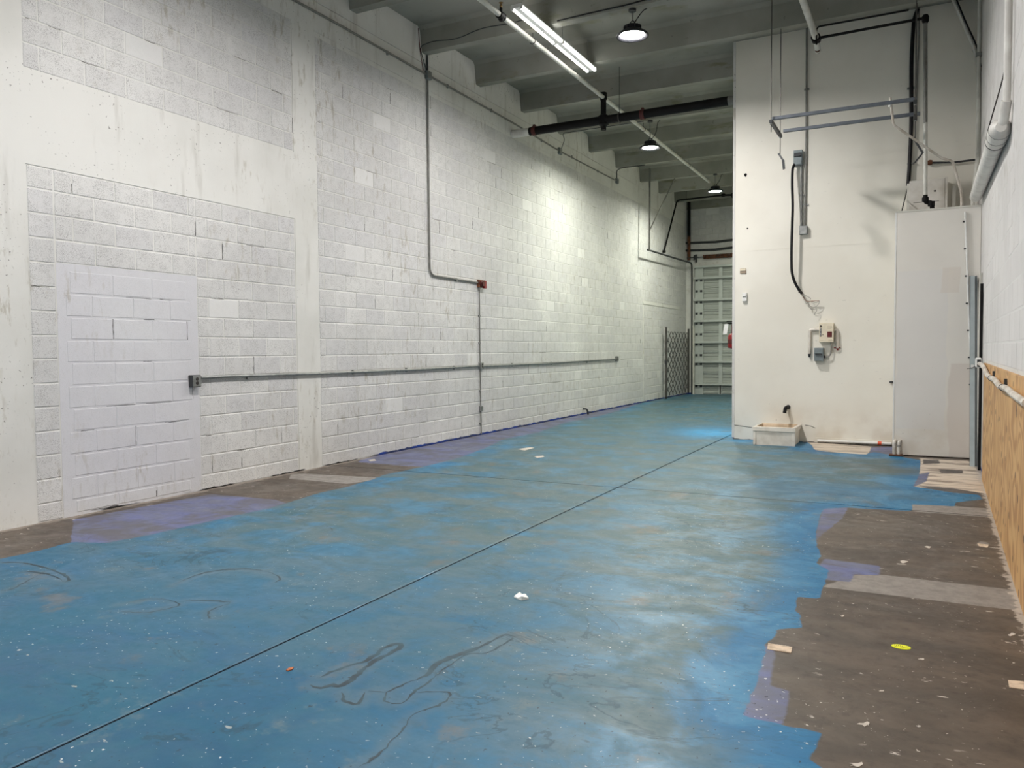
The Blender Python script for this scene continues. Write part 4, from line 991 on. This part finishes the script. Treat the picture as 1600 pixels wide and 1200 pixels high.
# right corner conduits
yy = 12.42
Q = [on(1488, -6, 1, yy), on(1505, 36, 1, yy), on(1523, 75, 1, yy), on(1533, 108, 1, 12.35), on(1534.5, 180, 1, 12.2), on(1533, 240, 1, 12.1), on(1519, 318, 1, 11.8)]
Q[-1].z = 3.187
for q in Q: q.x = min(q.x, rwx(q.y)-.03)
t = thing('corner_conduit', 'grey white conduit snaking down the corner onto the enclosure', 'conduit', Q[-1]); obj('run', tb(rounded(Q, .15, 4), .026, 8), M['white_pipe'], t, True)
for p in (Q[2], Q[3]): obj('coupling', lt(p, [(.036, -.03), (.036, .03)], 10), M['pvc'], t)
obj('dark_cable', tb(rounded([q+Vector((.02, -.03, .02)) for q in Q[:4]], .1, 4), .010, 6), M['cable'], t, True)
t = thing('corner_riser', 'white painted conduit down the right wall by the corner', 'conduit', (rwx(12.2)-.03, 12.2, 5)); obj('run', tb([(rwx(12.3)-.035, 12.3, ZC), (rwx(12.3)-.035, 12.3, 5.3), (rwx(12.25)-.035, 12.25, 3.187)], .024, 8), M['white_pipe'], t, True)
obj('strap', bx(rwx(12.3)-.07, rwx(12.3)-.002, 12.27, 12.33, 5.28, 5.33), M['galv'], t)
# vent pipe on the right wall
A_, B_ = Vector((.50, 6.75, 3.0)), Vector((.588, 11.25, 3.262)); d = (B_-A_).normalized()
t = thing('vent_pipe', 'thick white vent pipe sloping along the right wall to the enclosure', 'pipe', (A_+B_)/2)
obj('pipe', tb([A_, B_, B_+d*.12], [.066, .066, .05], 20), M['vent'], t, True)
obj('coupling', tb([A_-d*.07, A_-d*.03, A_+d*.02, A_+d*.5, A_+d*.52], [.036, .058, .074, .074, .067], 20), M['vent'], t, True)
for s in (.03, .3, .52): obj('joint_ring', tb([A_+d*s, A_+d*(s+.008)], .0755, 20), M['ink'], t, True)
obj('reducer', tb(rounded([A_+d*.03, A_-d*.05+Vector((.01, 0, .02)), (.525, 6.62, 3.16)], .05, 4), .034, 14), M['vent'], t, True)
obj('riser', tb([(.525, 6.62, 3.14), (.528, 6.6, ZC)], .024, 12), M['vent'], t, True)
obj('strap', tb(rounded([A_+d*.45+Vector((-.07, 0, 0)), A_+d*.1+Vector((-.07, 0, .03)), (.50, 6.62, 3.32), (.53, 6.6, 3.5)], .1, 4), .005, 5), M['ink'], t, True)
t = thing('conduit', 'thin pink grey conduit behind the vent riser on the right wall', 'conduit', (.55, 6.85, 3.0)); obj('run', tb([(rwx(6.85)-.02, 6.85, 3.25), (rwx(6.85)-.02, 6.85, ZC)], .016, 8), M['pvc'], t, True)

# enclosure conduit, leaning channel, corner strips
a, b = on(1508, 331, 1, YB-.02), on(1522, 700, 1, YB-.02)
t = thing('conduit', 'thin white strapped conduit down the face of the corner enclosure', 'conduit', b); obj('run', tb([a, b], .012, 8), M['white_plastic'], t, True)
for k in range(9):
    p = a+(b-a)*(.04+k*.115); obj('clip', bx(p.x-.03, p.x+.002, YB-.03, YB-.001, p.z-.008, p.z+.008), M['dark_grey'], t)
c0, c1 = on(1520.5, 729, 2, 0), Vector((.575, 11.36, 2.305)); c0.x = .575
t = thing('steel_channel', 'galvanised steel channel leaning upright against the corner enclosure', 'channel', c0)
wv = Vector((.045, 0, 0)); hv = Vector((0, .022, 0))
obj('web', bar(NB(), c0, c1, wv*.55, (0, .004, 0)), M['channel'], t)
obj('flange', bar(NB(), c0+Vector((.034, .05, 0)), c1+Vector((.034, .045, 0)), (.012, -.05, 0), (.0025, .001, 0)), M['channel_shaded'], t)
obj('flange', bar(NB(), c0+Vector((-.025, .04, 0)), c1+Vector((-.025, .035, 0)), (.002, 0, 0), (0, .04, 0)), M['channel_shaded'], t)
p = c0+(c1-c0)*.51
obj('wire_tie', tb([p+Vector((-.06, -.012, -.02)), p+Vector((0, -.014, -.01)), p+Vector((.05, -.01, .03))], .004, 5), M['dark_grey'], t)
obj('sticker', bar(NB(), p+Vector((-.0, -.0065, -.035)), p+Vector((-.0, -.0065, .03)), (.017, 0, 0), (0, .0015, 0)), M['white_plastic'], t)
q = on(1534.5, 735, 2, 0)
bm = NB(); bar(bm, (rwx(10.45)-.02, 10.45, 0), (rwx(10.6)-.02, 10.6, 2.15), (.015, 0, 0), (0, .02, 0))
tag(obj('black_strip', bm, M['black']), 'black strip standing in the corner behind the plywood edge', 'strip')
bm = NB(); bar(bm, (rwx(10.9)-.02, 10.9, 0), (rwx(10.95)-.02, 10.95, 2.3), (.012, 0, 0), (0, .06, 0))
tag(obj('white_strip', bm, M['jamb']), 'white batten on the right wall between channel and black strip', 'strip')

# plywood and its conduit
bm = NB(); bar(bm, (rwx(9.75)-.012, 9.75, .625), (rwx(2.6)-.012, 2.6, .625), (.010, 0, 0), (0, 0, .623))
t = thing('plywood_panel', 'bare plywood sheet fixed low along the right wall', 'panel', (rwx(6)-.02, 6, 0)); obj('sheet', bm, M['plywood'], t)
pts = [(10.15, 1.235), (9.6, 1.235), (9.0, 1.215), (8.4, 1.16), (7.75, 1.155), (7.2, 1.165), (6.6, 1.13), (6.0, 1.155), (5.4, 1.14), (4.6, 1.14)]
t = thing('conduit', 'wavy white conduit strapped along the top of the plywood', 'conduit', (rwx(7)-.05, 7, 1.15))
obj('run', tb(rounded([(rwx(y)-.05, y, z) for y, z in pts], .3, 4), .021, 8), M['pvc'], t, True)
for y, z in ((7.75, 1.155), (6.35, 1.14)):
    bm = NB(); lathe(bm, (rwx(y)-.05, y, z), [(.024, -.012), (.024, .012)], 10, 'Y'); box(bm, rwx(y)-.04, rwx(y)-.022, y-.015, y+.015, z+.015, z+.06); obj('strap', bm, M['dark_grey'], t)
t = thing('conduit_fitting', 'white conduit fitting at the plywood corner', 'fitting', (rwx(10.3)-.04, 10.25, 1.2)); obj('body', bx(rwx(10.25)-.085, rwx(10.25)-.03, 10.1, 10.28, 1.19, 1.30, .01), M['white_plastic'], t); obj('nut', bx(rwx(10.25)-.075, rwx(10.25)-.04, 10.07, 10.1, 1.2, 1.28), M['dark_grey'], t)

# fire extinguisher on the far side of the partition corner
fx, fy = -2.695, 13.0
t = thing('fire_extinguisher', 'red fire extinguisher half hidden behind the partition corner', 'fire extinguisher', (fx, fy, 1.40))
obj('cylinder', lt((fx, fy, 1.42), [(.03, 0), (.08, .015), (.085, .03), (.085, .20), (.06, .235), (.032, .25)], 20), M['red'], t, True)
obj('label_band', lt((fx, fy, 1.50), [(.0855, 0), (.0858, .002), (.0858, .07), (.0855, .072)], 20), M['dull_red'], t, True)
obj('neck', lt((fx, fy, 1.665), [(.032, 0), (.024, .03), (.024, .15)], 12), M['dull_red'], t, True)
bm = NB(); box(bm, fx-.09, fx+.03, fy-.012, fy+.012, 1.82, 1.84); box(bm, fx-.1, fx+.02, fy-.012, fy+.012, 1.86, 1.875); obj('handle', bm, M['black'], t)
bm = NB(); bar(bm, (fx-.11, fy-.09, 1.66), (fx-.085, fy-.09, 1.82), (.032, 0, 0), (0, .002, 0)); tag(obj('tag', bm, M['white_plastic'], t), 'white inspection tag')
obj('bracket', bx(fx+.06, fx+.099, fy-.03, fy+.03, 1.5, 1.85), M['dark_grey'], t)

# ------------------------------------------------------------------ litter on the floor
def flat(name, pxs, mat, label, cat, th=.004, lift=0, group=None):
    pts = [on(a_, b_, 2, 0) for a_, b_ in pxs]
    return tag(obj(name, prism(NB(), [(p.x, p.y) for p in pts], .0005+lift, th+lift), M[mat]), label, cat, group)
# crumpled paper
cpt = [(803, 934), (812, 931), (816, 930.5), (821, 934), (826, 936.5), (815, 938.5), (809, 936.5)]
bm = NB(); base = [on(a_, b_, 2, 0) for a_, b_ in cpt]; cc = sum(base, Vector())/len(base)
vs = [bm.verts.new((p.x, p.y, .004+(.02 if k % 2 else .006))) for k, p in enumerate(base)]; lo_ = [bm.verts.new((p.x, p.y, .001)) for p in base]; top = bm.verts.new((cc.x, cc.y, .016))
n = len(vs)
for k in range(n): bm.faces.new((vs[k], vs[(k+1) % n], top)); bm.faces.new((lo_[k], lo_[(k+1) % n], vs[(k+1) % n], vs[k]))
bm.faces.new(lo_[::-1]); tag(obj('paper_scrap', bm, M['paper']), 'crumpled white paper scrap in the middle of the blue floor', 'paper')
yc = on(1408, 1011, 2, 0)
st = thing('yellow_sticker', 'yellow oval sticker on the brown floor at right', 'sticker', yc)
obj('backing', prism(NB(), [(yc.x+.042*math.cos(k*.2618+.0), yc.y+.030*math.sin(k*.2618)) for k in range(24)], .0005, .002), M['yellow'], st)
bm = NB()
for k in range(5): box(bm, yc.x-.03+k*.008, yc.x-.025+k*.008, yc.y+.006, yc.y+.013, .002, .0026)
box(bm, yc.x-.028, yc.x+.028, yc.y-.008, yc.y-.005, .002, .0026); obj('print', bm, M['brass'], st)
flat('tile_chip', [(1200, 1006), (1238, 1012), (1236, 1021), (1199, 1015)], 'tile_chip', 'tan tile remnant at the edge of the blue paint', 'tile chip', .004)
flat('tile_chip', [(1575, 1064), (1600, 1066), (1600, 1078), (1577, 1075)], 'tile_chip', 'tan tile remnant near the right frame edge', 'tile chip', .004)
flat('tile_chip', [(1527, 849.5), (1545, 851.5), (1543, 856), (1530, 854)], 'tile_chip', 'small pale tile remnant near the plywood', 'tile chip', .003)
flat('leaf', [(447, 1048), (452, 1044.5), (459, 1043.5), (457, 1047), (450, 1049)], 'leaf', 'small brown leaf beside the floor joint', 'leaf', .005)
flat('paper_scrap', [(809, 702), (828, 699), (835, 700), (820, 704)], 'plaster', 'pale flat scrap on the far blue floor, longer one', 'paper', .003)
flat('paper_scrap', [(835, 713.5), (848, 712), (851, 714), (840, 716)], 'plaster', 'pale flat scrap on the far blue floor, nearer one', 'paper', .003)
flat('paint_chip', [(575, 719), (585, 717.5), (588, 720), (578, 721)], 'plaster', 'pale paint chip on the dark floor by the left wall', 'paint chip', .003)
for k, (px, py, s, lb) in enumerate(((1352, 1132, 9, 'large pale plaster flake below the yellow sticker, nearer the camera'), (1581, 992, 6, 'pale plaster flake beside the plywood, level with the sticker'), (1440, 1030, 4, 'tiny pale flake just right of the yellow sticker'),
        (1412, 878, 6, 'pale flake just behind the long grey floor strip'), (1316, 963, 4, 'tiny pale flake just in front of the long grey floor strip'), (1378, 1080, 5, 'slim pale flake below the yellow sticker'), (1338, 1195, 12, 'largest pale flake at the bottom frame edge'), (1450, 855, 5, 'pale flake on the far brown floor by the plywood'))):
    rr = random.Random(k+3); pts = [(px+s*1.3*math.cos(a_)*rr.uniform(.25, 1.15), py+.5*s*math.sin(a_)*rr.uniform(.2, 1.1)) for a_ in [i*.628 for i in range(10)]]
    flat('paint_chip', pts, 'plaster', lb, 'paint chip', .002, 0, 'plaster flakes on the brown floor')
